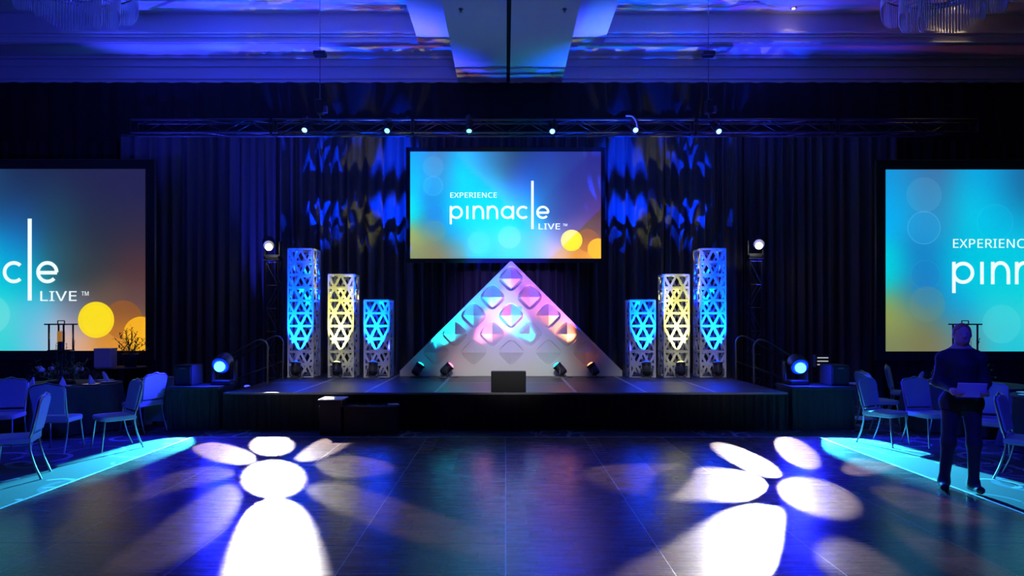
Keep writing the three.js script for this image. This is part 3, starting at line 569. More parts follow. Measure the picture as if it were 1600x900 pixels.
for (const s of [-1, 1]) {
  const t = thing('stage_stairs', 'dark steps up to the ' + (s < 0 ? 'left' : 'right') + ' end of the stage between the handrails', 'stairs', V(s * (SX + 0.06), 0, -13.1));
  for (let k = 0; k < 3; k++) { part('tread', box(Math.min(s * k * 0.28, s * (k + 1) * 0.28), Math.max(s * k * 0.28, s * (k + 1) * 0.28), 0.46 - k * 0.153 - 0.03, 0.46 - k * 0.153, -0.42, 0.42), M.deck, t); }
  part('stringer', merge([-0.4, 0.4].map((z) => bar(V(0.02 * s, 0.42, z), V(s * 0.85, 0.03, z), 0.025))), M.darkAlu, t);
}

// ------------------------------------------------------------------ banquet chairs
function chairProto() {
  const t = thing('banquet_chair', 'x', 'chair', V(0, 0, 0), 0, 'padded banquet chairs around the round tables');
  const ss = new THREE.Shape(); const w = 0.215; ss.moveTo(-w, -0.2); ss.lineTo(w, -0.2); ss.lineTo(w + 0.01, 0.12); ss.quadraticCurveTo(w, 0.21, w - 0.09, 0.215); ss.lineTo(-w + 0.09, 0.215); ss.quadraticCurveTo(-w, 0.21, -w - 0.01, 0.12); ss.closePath();
  part('seat', new THREE.ExtrudeGeometry(ss, { depth: 0.03, bevelEnabled: true, bevelSize: 0.015, bevelThickness: 0.018, bevelSegments: 3 }).rotateX(-Math.PI / 2).rotateY(Math.PI).translate(0, 0.43, 0), M.seatFabric, t);
  // front of the chair is +z
  const bs = new THREE.Shape(); const bw = 0.205; bs.moveTo(-bw + 0.02, 0); bs.lineTo(bw - 0.02, 0); bs.lineTo(bw + 0.005, 0.3); bs.quadraticCurveTo(bw, 0.36, bw - 0.05, 0.37); bs.quadraticCurveTo(0.09, 0.372, 0.075, 0.385); bs.quadraticCurveTo(0, 0.4, -0.075, 0.385); bs.quadraticCurveTo(-0.09, 0.372, -bw + 0.05, 0.37); bs.quadraticCurveTo(-bw, 0.36, -bw - 0.005, 0.3); bs.closePath();
  const bg = new THREE.ExtrudeGeometry(bs, { depth: 0.028, bevelEnabled: true, bevelSize: 0.012, bevelThickness: 0.012, bevelSegments: 3, curveSegments: 6 }).rotateX(-0.2).translate(0, 0.54, -0.235);
  part('backrest', bg, M.chairFabric, t);
  part('lumbar_pad', rbox(0.4, 0.06, 0.03, 0.012, 0, 0, 0).rotateX(-0.2).translate(0, 0.478, -0.208), M.chairFabric, t);
  for (const s of [-1, 1]) {
    part('leg', tube([V(s * 0.2, 0.42, 0.17), V(s * 0.205, 0.3, 0.185), V(s * 0.22, 0.0, 0.22)], 0.0125, 12, 8), M.chairFrame, t);
    part('leg', tube([V(s * 0.215, 0.0, -0.31), V(s * 0.212, 0.2, -0.235), V(s * 0.212, 0.42, -0.195), V(s * 0.213, 0.6, -0.235), V(s * 0.222, 0.88, -0.294)], 0.0125, 20, 8), M.chairFrame, t);
  }
  part('seat_frame', merge([bar(V(-0.2, 0.415, 0.17), V(0.2, 0.415, 0.17), 0.011), bar(V(-0.2, 0.415, -0.19), V(0.2, 0.415, -0.19), 0.011), bar(V(-0.2, 0.415, -0.19), V(-0.2, 0.415, 0.17), 0.011), bar(V(0.2, 0.415, -0.19), V(0.2, 0.415, 0.17), 0.011)]), M.chairFrame, t);
  part('back_frame', tube([V(-0.222, 0.88, -0.294), V(-0.17, 0.925, -0.305), V(-0.08, 0.935, -0.307), V(0, 0.958, -0.311), V(0.08, 0.935, -0.307), V(0.17, 0.925, -0.305), V(0.222, 0.88, -0.294)], 0.011, 30, 8), M.chairFrame, t);
  return t;
}
const chair0 = chairProto();
{
  // [px, depth, turn, label]: turn is the yaw of the chair's front
  const list = [
    [92, 9.35, Math.PI + 0.12, 'blue lit chair seen squarely from behind, below the left lantern'],
    [178, 9.5, Math.PI + 0.75, 'blue lit chair turned away to the left, right of the chair below the left lantern'],
    [22, 7.75, -1.95, 'nearest chair at the left picture edge, bright blue and seen from the side'],
    [2, 9.6, Math.PI - 0.25, 'dim chair half cut off by the left picture edge'],
    [222, 11.0, -1.2, 'dim chair farthest right of the left table, close to the grey case'],
    [1384, 9.85, Math.PI - 0.55, 'blue lit chair farthest left of the right table, seen at an angle'],
    [1454, 9.75, Math.PI - 0.18, 'blue lit chair seen squarely from behind, left of the standing person'],
    [1545, 9.0, Math.PI + 0.6, 'dim chair just right of the standing person'],
    [1612, 7.6, 2.4, 'nearest chair cut off by the right picture edge'],
    [1374, 11.3, 1.5, 'dim chair seen from the side, next to the white shelf stand'],
    [1414, 12.62, 2.2, 'dim upright chair behind the two blue lit chairs of the right table'],
  ];
  list.forEach(([px, d, turn, label], i) => { const p = V((px - CX) * d / F, 0.001, -d); if (i) dup(chair0, p, turn, label); else { chair0.position.copy(p); chair0.rotation.y = turn; chair0.userData.label = label; } });
}
// ------------------------------------------------------------------ tables, lanterns, flowers
function roundTable(x, d, label) {
  const t = thing('round_table', label, 'table', V(x, 0, -d)), R = 0.88;
  part('tabletop', lathe([[0, 0.715], [R, 0.715], [R, 0.74], [0, 0.74]], 40), M.blackMatte, t);
  const N = 96, g = new THREE.CylinderGeometry(R, R + 0.1, 0.72, N, 8, true), p = g.attributes.position;
  for (let i = 0; i < p.count; i++) { const a = Math.atan2(p.getZ(i), p.getX(i)), k = (0.36 - p.getY(i)) / 0.72, r = Math.hypot(p.getX(i), p.getZ(i)) + 0.05 * k * Math.sin(a * 14) + 0.02 * k * Math.sin(a * 31 + 1); p.setX(i, r * Math.cos(a)); p.setZ(i, r * Math.sin(a)); }
  g.computeVertexNormals(); part('tablecloth', merge([g.translate(0, 0.382, 0), lathe([[0, 0.746], [R + 0.005, 0.746], [R + 0.008, 0.74]], N)]), M.cloth, t);
  part('column', bar(V(0, 0.02, 0), V(0, 0.71, 0), 0.04), M.black, t); part('foot', lathe([[0, 0.0], [0.3, 0], [0.3, 0.015], [0.05, 0.03], [0, 0.03]], 20), M.black, t);
  return { x, d };
}
const plateG = lathe([[0, 0.004], [0.07, 0.002], [0.085, 0.004], [0.13, 0.018], [0.132, 0.021], [0.085, 0.009], [0, 0.008]], 28);
const glassBowl = lathe([[0.033, 0.0], [0.033, 0.003], [0.004, 0.008], [0.004, 0.08], [0.02, 0.1], [0.036, 0.13], [0.036, 0.16], [0.031, 0.19]], 18);
function setting(tx, tz, a, r, where) {
  const p = V(tx + Math.cos(a) * r, 0.747, tz + Math.sin(a) * r);
  const pl = single('dinner_plate', plateG, M.plate, 'white plate ' + where, 'plate', 'plates on the round tables'); pl.position.copy(p);
  const np = single('folded_napkin', (() => { const s = new THREE.Shape(); s.moveTo(-0.05, 0); s.lineTo(0.05, 0); s.lineTo(0, 0.14); s.closePath(); return new THREE.ExtrudeGeometry(s, { depth: 0.02, bevelEnabled: true, bevelSize: 0.008, bevelThickness: 0.01, bevelSegments: 1 }).rotateX(-0.35).translate(0, 0.02, 0); })(), M.napkin, 'napkin folded upright on the white plate ' + where, 'napkin', 'napkins on the plates'); np.position.copy(p); np.rotation.y = -a + Math.PI / 2;
  const gl = single('wine_glass', glassBowl, M.glass, 'clear wine glass beside the plate ' + where, 'glass', 'wine glasses on the round tables'); gl.position.set(tx + Math.cos(a + 0.28) * (r - 0.12), 0.747, tz + Math.sin(a + 0.28) * (r - 0.12));
}
const leafG = (() => { const s = new THREE.Shape(); s.moveTo(0, 0); s.quadraticCurveTo(0.016, 0.03, 0, 0.075); s.quadraticCurveTo(-0.016, 0.03, 0, 0); const g = new THREE.ShapeGeometry(s, 4), p = g.attributes.position; for (let i = 0; i < p.count; i++) p.setZ(i, -Math.abs(p.getX(i)) * 0.5 + p.getY(i) * p.getY(i) * 2.5); g.computeVertexNormals(); return g; })();
function sprig(parent, base, tip, m, n, size, name = 'foliage') {
  const list = [tube([base, base.clone().lerp(tip, 0.5).add(V((rnd() - 0.5) * 0.05, 0.02, (rnd() - 0.5) * 0.05)), tip], 0.004, 8, 4)];
  for (let i = 0; i < n; i++) { const k = 0.25 + 0.75 * i / (n - 1 || 1), g = leafG.clone().scale(size, size, size).rotateX(0.3 + rnd() * 1.3).rotateY(rnd() * 6.28), p = base.clone().lerp(tip, k); list.push(g.translate(p.x, p.y, p.z)); }
  return part(name, merge(list), m, parent);
}
function rose(parent, p, r, m) {
  const list = [];
  for (let k = 0; k < 3; k++) for (let i = 0; i < 5; i++) { const g = new THREE.SphereGeometry(r * (1 - k * 0.25), 7, 5, 0, 2.0, 0.5, 1.7); g.rotateY(i * 1.257 + k * 0.6); list.push(g.translate(p.x, p.y + k * r * 0.12, p.z)); }
  return part('bloom', merge(list), m, parent);
}
function centrepiece(px, d, tx, side) {
  const base = V((px - CX) * d / F, 0.747, -d), topY = at(px, 503, d).y, floorY = at(px, 548, d).y;
  const st = thing('lantern_stand', 'slim black pedestal lifting the lantern on the ' + side + ' table', 'stand', base), h = floorY - 0.747 - 0.004;
  part('pedestal', lathe([[0, 0], [0.12, 0], [0.12, 0.012], [0.03, 0.03], [0.022, h * 0.5], [0.03, h - 0.03], [0.1, h - 0.01], [0.1, h], [0, h]], 20), M.black, st);
  const t = thing('lantern', side === 'left' ? 'black open frame lantern with an amber candle before the left screen' : 'black open frame lantern with orange leaves before the right screen', 'lantern', V(base.x, floorY, base.z)), H = topY - floorY - 0.05, w = 0.12;
  for (const [a, b] of [[-1, -1], [1, -1], [-1, 1], [1, 1]]) part('post', rbox(0.022, H, 0.022, 0.003, a * w, H / 2, b * w), M.black, t);
  part('roof', rbox(0.34, 0.022, 0.34, 0.005, 0, H + 0.011, 0), M.black, t); part('floor_plate', rbox(0.28, 0.016, 0.28, 0.004, 0, 0.008, 0), M.black, t);
  part('handle', tube([V(-0.055, H + 0.02, 0), V(-0.055, H + 0.07, 0), V(0.055, H + 0.07, 0), V(0.055, H + 0.02, 0)], 0.008, 24, 6, 0.05), M.black, t);
  if (side === 'left') {
    const c = thing('pillar_candle', 'thick amber pillar candle inside the left lantern', 'candle', V(base.x, floorY + 0.017, base.z));
    part('riser', lathe([[0, 0], [0.05, 0], [0.03, 0.02], [0.03, 0.12], [0.06, 0.135], [0, 0.135]], 16), M.black, c); part('wax', lathe([[0, 0.136], [0.055, 0.136], [0.055, 0.3], [0.045, 0.305], [0, 0.295]], 20), M.candle, c); part('wick', bar(V(0, 0.29, 0), V(0.004, 0.32, 0), 0.003, 5), M.black, c);
    const cl = new THREE.PointLight(col(C.warm), 0.05); cl.name = 'candle_light'; cl.position.set(0, 0.22, 0); cl.castShadow = true; c.add(cl);
  } else {
    const c = thing('leaf_arrangement', 'rust orange leaves arranged inside the right lantern', 'leaves', V(base.x, floorY + 0.017, base.z));
    part('pot', lathe([[0, 0], [0.05, 0], [0.06, 0.08], [0, 0.08]], 14), M.black, c);
    for (let i = 0; i < 9; i++) sprig(c, V(0, 0.07, 0), V((rnd() - 0.5) * 0.16, 0.16 + rnd() * 0.16, (rnd() - 0.5) * 0.16), M.rust, 7, 0.8);
  }
  const f = thing('flower_garland', 'greenery and pale flowers around the foot of the ' + side + ' lantern', 'flowers', V(base.x, 0.747, base.z));
  part('bowl', lathe([[0.13, 0], [0.2, 0.0], [0.21, 0.06], [0.13, 0.06]], 24), M.black, f);
  for (let i = 0; i < 26; i++) { const a = rnd() * 6.28, r = 0.16, R = 0.2 + rnd() * 0.28; sprig(f, V(Math.cos(a) * r, 0.05, Math.sin(a) * r), V(Math.cos(a) * R, 0.08 + rnd() * 0.34, Math.sin(a) * R), M.leaf, 10, 1.4); }
  for (let i = 0; i < 9; i++) { const a = rnd() * 6.28, R = 0.2 + rnd() * 0.18; rose(f, V(Math.cos(a) * R, 0.13 + rnd() * 0.14, Math.sin(a) * R), 0.045, M.petal); }
  for (let i = 0; i < 5; i++) { const a = rnd() * 6.28; sprig(f, V(Math.cos(a) * 0.15, 0.05, Math.sin(a) * 0.15), V(Math.cos(a) * 0.19, floorY - 0.747 + 0.1 + rnd() * 0.12, Math.sin(a) * 0.19), M.leaf, 12, 0.8); }
}
{
  const T = [[-7.34, 11.2, 'round table under a black cloth carrying the left lantern', 'on the table with the left lantern'], [7.59, 11.2, 'round table under a black cloth carrying the right lantern', 'on the table with the right lantern'],
    [7.87, 9.15, 'round black clothed table cut off by the right picture edge', 'on the table at the right picture edge']];
  for (const [x, d, l, w] of T) { roundTable(x, d, l); const n = 5; for (let k = 0; k < n; k++) setting(x, -d, (x < 0 ? -0.9 : 2.2) + k * 0.62, 0.68, w); }
  centrepiece(95.5, 11.2, -7.34, 'left'); centrepiece(1508, 11.2, 7.59, 'right');
}
// high table with a pale box and a plant, left
{
  const d = 12.66, x = (190 - CX) * d / F, y = at(0, 573, d).y, t = thing('cocktail_table', 'tall dark cocktail table beneath the left screen, carrying a pale box', 'table', V(x, 0, -d));
  part('tabletop', lathe([[0, y - 0.03], [0.42, y - 0.03], [0.42, y - 0.003], [0, y - 0.003]], 28), M.blackMatte, t); part('column', bar(V(0, 0.02, 0), V(0, y - 0.03, 0), 0.04), M.black, t); part('foot', lathe([[0, 0], [0.28, 0], [0.28, 0.02], [0.05, 0.04], [0, 0.04]], 20), M.black, t);
  const b = thing('gift_box', 'pale square box on the tall cocktail table', 'box', V((169 - CX) * d / F, y - 0.001, -d + 0.08));
  part('carton', rbox(0.29, 0.31, 0.24, 0.006, 0, 0.155, 0), M.box, b); part('lid', rbox(0.3, 0.04, 0.25, 0.006, 0, 0.33, 0), M.box, b);
  const pt = thing('potted_plant', 'leafy plant in a black pot before the yellow discs of the left screen', 'plant', V((202 - CX) * d / F, y - 0.001, -d - 0.04));
  part('pot', lathe([[0, 0], [0.1, 0], [0.13, 0.22], [0.14, 0.24], [0.125, 0.24], [0.11, 0.2], [0, 0.2]], 22), M.black, pt);
  const tips = [[-0.3, 0.52], [-0.22, 0.6], [-0.13, 0.66], [-0.03, 0.7], [0.02, 0.74], [0.1, 0.62], [0.16, 0.52], [0.24, 0.5], [0.32, 0.46], [0.3, 0.34], [-0.28, 0.36], [-0.1, 0.5], [0.06, 0.5], [0.0, 0.56]];
  for (const [tx, ty] of tips) sprig(pt, V((rnd() - 0.5) * 0.1, 0.2, (rnd() - 0.5) * 0.1), V(tx, ty, (rnd() - 0.5) * 0.3), M.leaf, 22, 1.15);
  const d2 = 11.6, cs = thing('flight_case', 'grey wheeled case standing right of the left chairs', 'case', V((247 - CX) * d2 / F, 0, -d2));
  part('body', rbox(0.42, 0.62, 0.5, 0.01, 0, 0.41, 0), mat([0.1, 0.11, 0.13], 0.6), cs); part('lid', rbox(0.43, 0.1, 0.51, 0.012, 0, 0.77, 0), mat([0.12, 0.13, 0.15], 0.6), cs);
  for (const [a, c] of [[-1, -1], [1, -1], [-1, 1], [1, 1]]) { part('corner_edge', rbox(0.02, 0.7, 0.02, 0.004, a * 0.21, 0.46, c * 0.25), M.alu, cs); part('castor', lathe([[0, 0], [0.04, 0], [0.04, 0.09], [0, 0.1]], 10).translate(a * 0.16, 0, c * 0.2), M.black, cs); }
  part('latch', rbox(0.06, 0.06, 0.015, 0.004, 0, 0.71, 0.257), M.alu, cs);
}
// white shelf stand and striped box at right
{
  const d = 11.9, x = (1348 - CX) * d / F, t = thing('shelf_stand', 'low stand with two white shelf edges between the stage and the right chairs', 'stand', V(x, 0, -d));
  const yA = at(0, 600, d).y, yB = at(0, 653, d).y;
  for (const y of [yA, yB]) part('shelf', rbox(0.34, 0.03, 0.3, 0.005, 0, y, 0), mat([0.75, 0.75, 0.76], 0.5), t);
  for (const [a, c] of [[-1, -1], [1, -1], [-1, 1], [1, 1]]) part('leg', bar(V(a * 0.15, 0.001, c * 0.13), V(a * 0.15, yA, c * 0.13), 0.012), M.darkAlu, t);
  const e = 12.0, lx = at(1283, 564, e), l = thing('louvre_box', 'small box with three painted white glints right of the right blue lamp', 'box', V(lx.x, 0, -e));
  part('housing', rbox(0.24, 0.22, 0.12, 0.01, 0, lx.y, 0), M.black, l); for (const y of [-0.06, 0, 0.06]) part('glint_bar', rbox(0.19, 0.018, 0.02, 0.004, 0, lx.y - y, 0.063), glow([0.9, 0.92, 1], 0.5), l);  // bars glow to imitate reflections on bare edges, no lamp here
  part('pole', bar(V(0, 0.02, -0.02), V(0, lx.y - 0.1, -0.02), 0.018), M.black, l); part('base', lathe([[0, 0], [0.18, 0], [0.18, 0.015], [0.03, 0.03], [0, 0.03]], 18), M.black, l);
}
// ------------------------------------------------------------------ chandeliers
function chandelier(px0, px1, py, d, label) {
  const a = at(px0, py, d), b = at(px1, py, d), cx = (a.x + b.x) / 2, R = (b.x - a.x) / 2, y0 = a.y, t = thing('chandelier', label, 'chandelier', V(cx, y0, -d));
  const tiers = [[R * 0.98, 0.32, 0.5], [R * 0.72, 0.1, 0.55], [R * 0.45, 0.0, 0.6]];
  part('frame', merge(tiers.map(([r, y, h]) => new THREE.TorusGeometry(r, 0.02, 6, 48).rotateX(Math.PI / 2).translate(0, y + h, 0))), M.steel, t);
  for (const [r, y, h] of tiers) {
    const n = Math.round(r * 2 * Math.PI / 0.05), list = [];
    for (let i = 0; i < n; i++) { const q = i / n * 6.283, len = h * (0.85 + 0.15 * Math.sin(q * 5)); list.push(new THREE.CylinderGeometry(0.013, 0.009, len, 5).translate(Math.cos(q) * r, y + h - len / 2, Math.sin(q) * r)); }
    const o = part('crystal_rods', merge(list), M.crystal, t); o.userData.kind = 'stuff';
  }
  part('stem', bar(V(0, 0.5, 0), V(0, 8.76 - y0, 0), 0.03), M.steel, t); part('canopy', lathe([[0, 0], [0.25, 0], [0.2, -0.08], [0, -0.08]].map(([r, y]) => [r, y + 8.758 - y0]), 20), M.steel, t);
  part('spoke', merge([0, 1, 2].flatMap((k) => tiers.map(([r, y, h]) => bar(V(-r * Math.cos(k * 1.05), y + h, -r * Math.sin(k * 1.05)), V(r * Math.cos(k * 1.05), y + h, r * Math.sin(k * 1.05)), 0.012, 5)))), M.steel, t);
}
chandelier(8, 205, 32, 12.6, 'crystal rod chandelier at the top left picture edge');
chandelier(1388, 1585, 36, 12.6, 'crystal rod chandelier at the top right picture edge');

// ------------------------------------------------------------------ lamps added outside the frame to brighten the room
function addedWash(p, aim, c, I, deg, label, r = 0.12) {
  const t = thing('added_wash', label, 'stage light', p), dir = aim.clone().sub(p).normalize(), q = aimQ(dir);
  const b = part('housing', lathe([[0, -0.35], [0.14, -0.35], [0.18, -0.25], [0.18, 0], [0.165, 0], [0.165, -0.03], [0, -0.03]], 20), M.black, t); b.quaternion.copy(q);
  const l = part('lens', new THREE.SphereGeometry(0.15, 16, 10), glow(c, 2), t); l.scale.set(1, 0.25, 1); l.quaternion.copy(q);
  part('yoke', bar(V(0, 0, 0).addScaledVector(dir, -0.2), V(0, p.y > 4 ? 7.28 - p.y : 0.05 - p.y, 0), 0.02), M.black, t);
  spot(t, p, aim, c, I, deg, 0.8, r); return t;
}
addedWash(V(-1.0, 6.4, -0.5), V(-7.2, 0.3, -9.2), C.blue, 260, 16, 'added blue wash lamp over the left half of the dance floor, out of view');  // added lamp, puts blue light on the left chairs
addedWash(V(1.2, 6.4, -0.5), V(7.0, 0.3, -9.2), C.blue, 260, 16, 'added blue wash lamp over the right half of the dance floor, out of view');  // added lamp, puts blue light on the right chairs

for (const [x, aim, l] of [[-2.6, V(-6.6, 8.5, -12.5), 'left'], [2.2, V(1.6, 8.5, -11), 'right']]) addedWash(V(x, 0.5, 3), aim, C.skyBlue, x < 0 ? 300 : 200, 22, 'added blue lamp on the floor washing the ceiling, ' + l + ' one, out of view');  // added lamps behind the camera that lift the ceiling blue
for (const [x, ax, l] of [[-2.4, -3.5, 'left towers'], [0.1, 0.1, 'pyramid'], [2.6, 3.6, 'right towers']]) addedWash(V(x, 6.4, -0.9), V(ax, ax > 0 && ax < 1 ? 0.55 : 0.4, -14), C.white, ax > 0 && ax < 1 ? 300 : 110, 7, 'added white lamp washing the foot of the ' + l + ', out of view');  // added lamps that brighten the lower part of the set
for (const [px, I, l] of [[1490, 5, 'brighter recessed downlight above the top right chandelier side'], [1240, 1.6, 'fainter recessed downlight on the cove right of the central beam']]) {
  const p = V((px - CX) * 15.12 / F, 8.757, -15.12), t = thing('downlight', l, 'ceiling light', p);
  part('trim_ring', lathe([[0.045, 0], [0.07, 0], [0.07, -0.008], [0.045, -0.012]], 20), M.steel, t);
  part('lens', new THREE.SphereGeometry(0.04, 14, 8).scale(1, 0.4, 1).translate(0, -0.02, 0), glow(C.warm, 2), t);
  spot(t, p.clone().add(V(0, -0.02, 0)), p.clone().add(V(0, -1, -0.12)), C.warm, I, 38, 0.5, 0.02);
}
for (const [x, z, I, l] of [[-5.75, -15.08, 520, 'behind the left side platform'], [-8.3, -14.3, 420, 'behind the left screen'], [5.95, -14.2, 260, 'behind the right side platform'], [8.6, -14.2, 60, 'behind the right screen']])
  parCan(V(x, 0.001, z), V(x * 0.93, 8.7, z < -15 ? -14.7 : z + 0.1), C.skyBlue, I, z < -15 ? 15 : 17, 'added blue floor uplight shining at the ceiling ' + l, 'added blue floor uplights beside the stage', { pen: 0.6 });  // unseen uplights added to brighten ceiling and drape tops
addedWash(V(-0.6, 6.4, -0.9), V(0.1, 2.35, -14.3), C.violet, 420, 6.5, 'added violet lamp washing the top of the pyramid, out of view');  // added lamp that tints the upper pyramid

// ------------------------------------------------------------------ the standing person
{
  const P = onFloor(1502, 770), g0 = V(P.x, 0.0, P.z), turn = -0.35;
  const J = {
    hipL: V(0.09, 0.92, 0), hipR: V(-0.09, 0.92, 0), kneeL: V(0.105, 0.5, 0.03), kneeR: V(-0.12, 0.5, 0.02), ankL: V(0.11, 0.09, -0.01), ankR: V(-0.15, 0.09, -0.02), toeL: V(0.13, 0.045, 0.15), toeR: V(-0.18, 0.045, 0.14), heelL: V(0.11, 0.045, -0.05), heelR: V(-0.15, 0.045, -0.05),
    pel: V(0, 0.96, 0), wai: V(0, 1.1, 0.0), che: V(0, 1.3, 0.005), neck: V(0, 1.47, -0.005), head: V(0, 1.6, 0.035), shL: V(0.165, 1.375, -0.01), shR: V(-0.165, 1.375, -0.01), trL: V(0.05, 1.46, -0.01), trR: V(-0.05, 1.46, -0.01), elL: V(0.215, 1.12, -0.01), elR: V(-0.215, 1.12, -0.01), wrL: V(0.14, 1.06, 0.23), wrR: V(-0.14, 1.06, 0.23),
  };
  const B = [['pel', 'wai', 0.145, 0.13], ['wai', 'che', 0.13, 0.15], ['hipL', 'hipR', 0.11, 0.11], ['che', 'neck', 0.12, 0.06], ['trL', 'shL', 0.05, 0.062], ['trR', 'shR', 0.05, 0.062], ['hipL', 'kneeL', 0.092, 0.064], ['hipR', 'kneeR', 0.092, 0.064], ['kneeL', 'ankL', 0.064, 0.048], ['kneeR', 'ankR', 0.064, 0.048],
    ['ankL', 'heelL', 0.045, 0.042], ['ankR', 'heelR', 0.045, 0.042], ['heelL', 'toeL', 0.045, 0.04], ['heelR', 'toeR', 0.045, 0.04], ['shL', 'elL', 0.056, 0.046], ['shR', 'elR', 0.056, 0.046], ['elL', 'wrL', 0.046, 0.033], ['elR', 'wrR', 0.046, 0.033], ['neck', 'head', 0.055, 0.06]];
  const cap = (p, a, b, ra, rb) => { const ab = b.clone().sub(a), k = Math.min(1, Math.max(0, p.clone().sub(a).dot(ab) / ab.lengthSq())); return p.distanceTo(a.clone().addScaledVector(ab, k)) - (ra + (rb - ra) * k); };
  const smin = (a, b, k) => { const h = Math.max(k - Math.abs(a - b), 0) / k; return Math.min(a, b) - h * h * k * 0.25; };
  function polygonise(f, c, half, res) {
    const mc = new MarchingCubes(res, new THREE.MeshBasicMaterial(), false, false, 60000); mc.isolation = 0; const p = V(0, 0, 0);
    for (let k = 0; k < res; k++) for (let j = 0; j < res; j++) for (let i = 0; i < res; i++) { p.set(c.x + (i - res / 2) / (res / 2) * half, c.y + (j - res / 2) / (res / 2) * half, c.z + (k - res / 2) / (res / 2) * half); mc.field[i + j * res + k * res * res] = -f(p); }
    mc.update(); const n = mc.count * 3, g = new THREE.BufferGeometry();
    g.setAttribute('position', new THREE.BufferAttribute(mc.positionArray.slice(0, n), 3)); g.setAttribute('normal', new THREE.BufferAttribute(mc.normalArray.slice(0, n), 3));
    return g.scale(half, half, half).translate(c.x, c.y, c.z);
  }
  const body = (p) => { let d = 9; for (const [a, b, ra, rb] of B) { const A = J[a], Q = J[b]; if (Math.min(p.distanceTo(A), p.distanceTo(Q)) > d + A.distanceTo(Q) + 0.2) continue; d = smin(d, cap(p, A, Q, ra, rb), 0.05); } return d; };
  const low = polygonise(body, V(0, 0.45, 0), 0.48, 72), up = polygonise(body, V(0, 1.23, 0.02), 0.48, 72);
  // the two grids meet at 0.84 m: keep whole triangles on either side
  const cut = (g, keep) => { const p = g.attributes.position, n = g.attributes.normal, P2 = [], N2 = []; for (let i = 0; i < p.count; i += 3) { const y = (p.getY(i) + p.getY(i + 1) + p.getY(i + 2)) / 3; if (keep(y)) for (let k = 0; k < 3; k++) { P2.push(p.getX(i + k), p.getY(i + k), p.getZ(i + k)); N2.push(n.getX(i + k), n.getY(i + k), n.getZ(i + k)); } } const o = new THREE.BufferGeometry(); o.setAttribute('position', new THREE.Float32BufferAttribute(P2, 3)); o.setAttribute('normal', new THREE.Float32BufferAttribute(N2, 3)); return o; };
  const ell = (p, c, rx, ry, rz) => { const x = (p.x - c.x) / rx, y = (p.y - c.y) / ry, z = (p.z - c.z) / rz, l = Math.sqrt(x * x + y * y + z * z); return (l - 1) * Math.min(rx, ry, rz); };
  const hc = V(0, 1.625, 0.03);
  const head = (p) => {
    let d = ell(p, hc, 0.074, 0.105, 0.092); d = smin(d, ell(p, V(0, 1.565, 0.055), 0.052, 0.055, 0.06), 0.04);
    d = smin(d, cap(p, V(0, 1.635, 0.118), V(0, 1.6, 0.135), 0.009, 0.015), 0.015); d = smin(d, cap(p, V(-0.022, 1.565, 0.106), V(0.022, 1.565, 0.106), 0.007, 0.007), 0.01);
    for (const s of [-1, 1]) { d = smin(d, ell(p, V(s * 0.077, 1.615, 0.02), 0.012, 0.03, 0.02), 0.01); d = Math.max(d, -(p.distanceTo(V(s * 0.03, 1.632, 0.128)) - 0.016)); d = smin(d, p.distanceTo(V(s * 0.03, 1.632, 0.107)) - 0.013, 0.004); }
    return smin(d, cap(p, V(0, 1.44, -0.005), V(0, 1.57, 0.02), 0.058, 0.055), 0.03);
  };
  const headG = polygonise(head, V(0, 1.59, 0.03), 0.16, 64);
  const hand = (s) => (p) => {
    const w = J[s > 0 ? 'wrL' : 'wrR'], c = w.clone().add(V(-s * 0.012, -0.01, 0.055)); let d = smin(cap(p, w, c, 0.03, 0.034), cap(p, c, c.clone().add(V(-s * 0.008, 0, 0.03)), 0.034, 0.03), 0.02);
    [[0.03, 0.07], [0.012, 0.08], [-0.008, 0.076], [-0.026, 0.06]].forEach(([o, L]) => { const a = c.clone().add(V(o * 0.9, -0.012, 0.035)), b = a.clone().add(V(-s * 0.012, -0.012, L * 0.5)), e = b.clone().add(V(-s * 0.02, 0.02, L * 0.42)); d = smin(d, Math.min(cap(p, a, b, 0.01, 0.009), cap(p, b, e, 0.009, 0.008)), 0.006); });
    const ta = c.clone().add(V(-s * 0.026, 0.016, 0.0)), tb = ta.clone().add(V(-s * 0.02, 0.016, 0.035)), te = tb.clone().add(V(-s * 0.004, 0.004, 0.03)); return smin(d, Math.min(cap(p, ta, tb, 0.013, 0.011), cap(p, tb, te, 0.011, 0.009)), 0.01);
  };
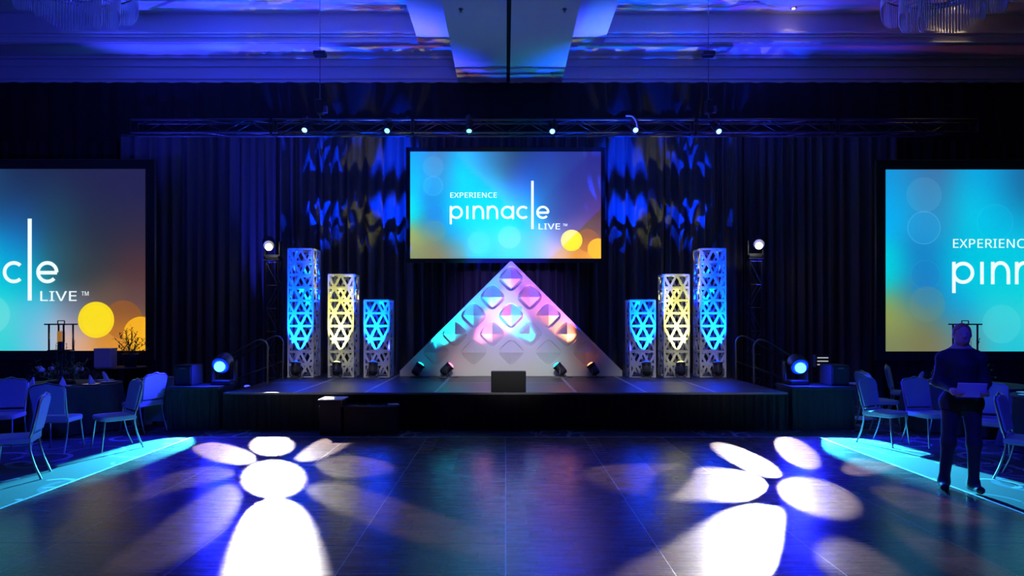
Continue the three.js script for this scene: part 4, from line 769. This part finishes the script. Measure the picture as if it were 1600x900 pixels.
  const geos = [cut(low, (y) => y < 0.84), cut(up, (y) => y >= 0.84), headG, ...[1, -1].map((s) => polygonise(hand(s), J[s > 0 ? 'wrL' : 'wrR'].clone().add(V(0, 0, 0.07)), 0.13, 60))];
  const tint = [[0.02, 0.02, 0.025], [0.014, 0.014, 0.016], [0.5, 0.3, 0.2], [0.5, 0.3, 0.2], [0.5, 0.3, 0.2]];
  const all = geos.map((g, k) => { const n = g.attributes.position.count, c = new Float32Array(n * 3); for (let i = 0; i < n; i++) { let t = tint[k]; const y = g.attributes.position.getY(i); if (k === 0 && y < 0.085) t = [0.01, 0.01, 0.01]; if (k === 1 && y < 0.96) t = tint[0]; if (k === 1 && y > 1.475) t = tint[2]; c.set(t, i * 3); } g.setAttribute('color', new THREE.BufferAttribute(c, 3)); return g; });
  const t = thing('person', 'person in dark clothes standing on the right edge of the floor, holding a pale tablet', 'person', g0.clone().setY(0.027), turn);
  part('body', mergeGeometries(all), new THREE.MeshStandardMaterial({ vertexColors: true, roughness: 0.75 }), t);
  const hair = (p) => Math.max(ell(p, V(0, 1.642, 0.018), 0.084, 0.1, 0.1), Math.min(p.z - 0.09, 9), -(p.y - 1.6 + (p.z < 0.03 ? 0.07 : 0)) , 0.0001 + ((p.z > 0.06 && p.y < 1.675) ? 0.02 : -9));
  part('hair', polygonise(hair, V(0, 1.64, 0.02), 0.13, 56), mat([0.5, 0.17, 0.04], 0.6), t);
  const tb = thing('tablet', 'pale tablet held at the waist by the standing person', 'tablet', V(0, 1.075, 0.35).applyAxisAngle(V(0, 1, 0), turn).add(g0).add(V(0, 0.027, 0)), turn);
  part('case', rbox(0.25, 0.012, 0.17, 0.005).rotateX(-1.05), mat([0.62, 0.6, 0.72], 0.5), tb); part('glass_face', rbox(0.23, 0.004, 0.155, 0.002, 0, 0.008, 0).rotateX(-1.05), mat([0.02, 0.02, 0.03], 0.1), tb);
}

scene.traverse((o) => { if (o.isMesh) { o.castShadow = true; o.receiveShadow = true; } });
renderer.render(scene, camera);
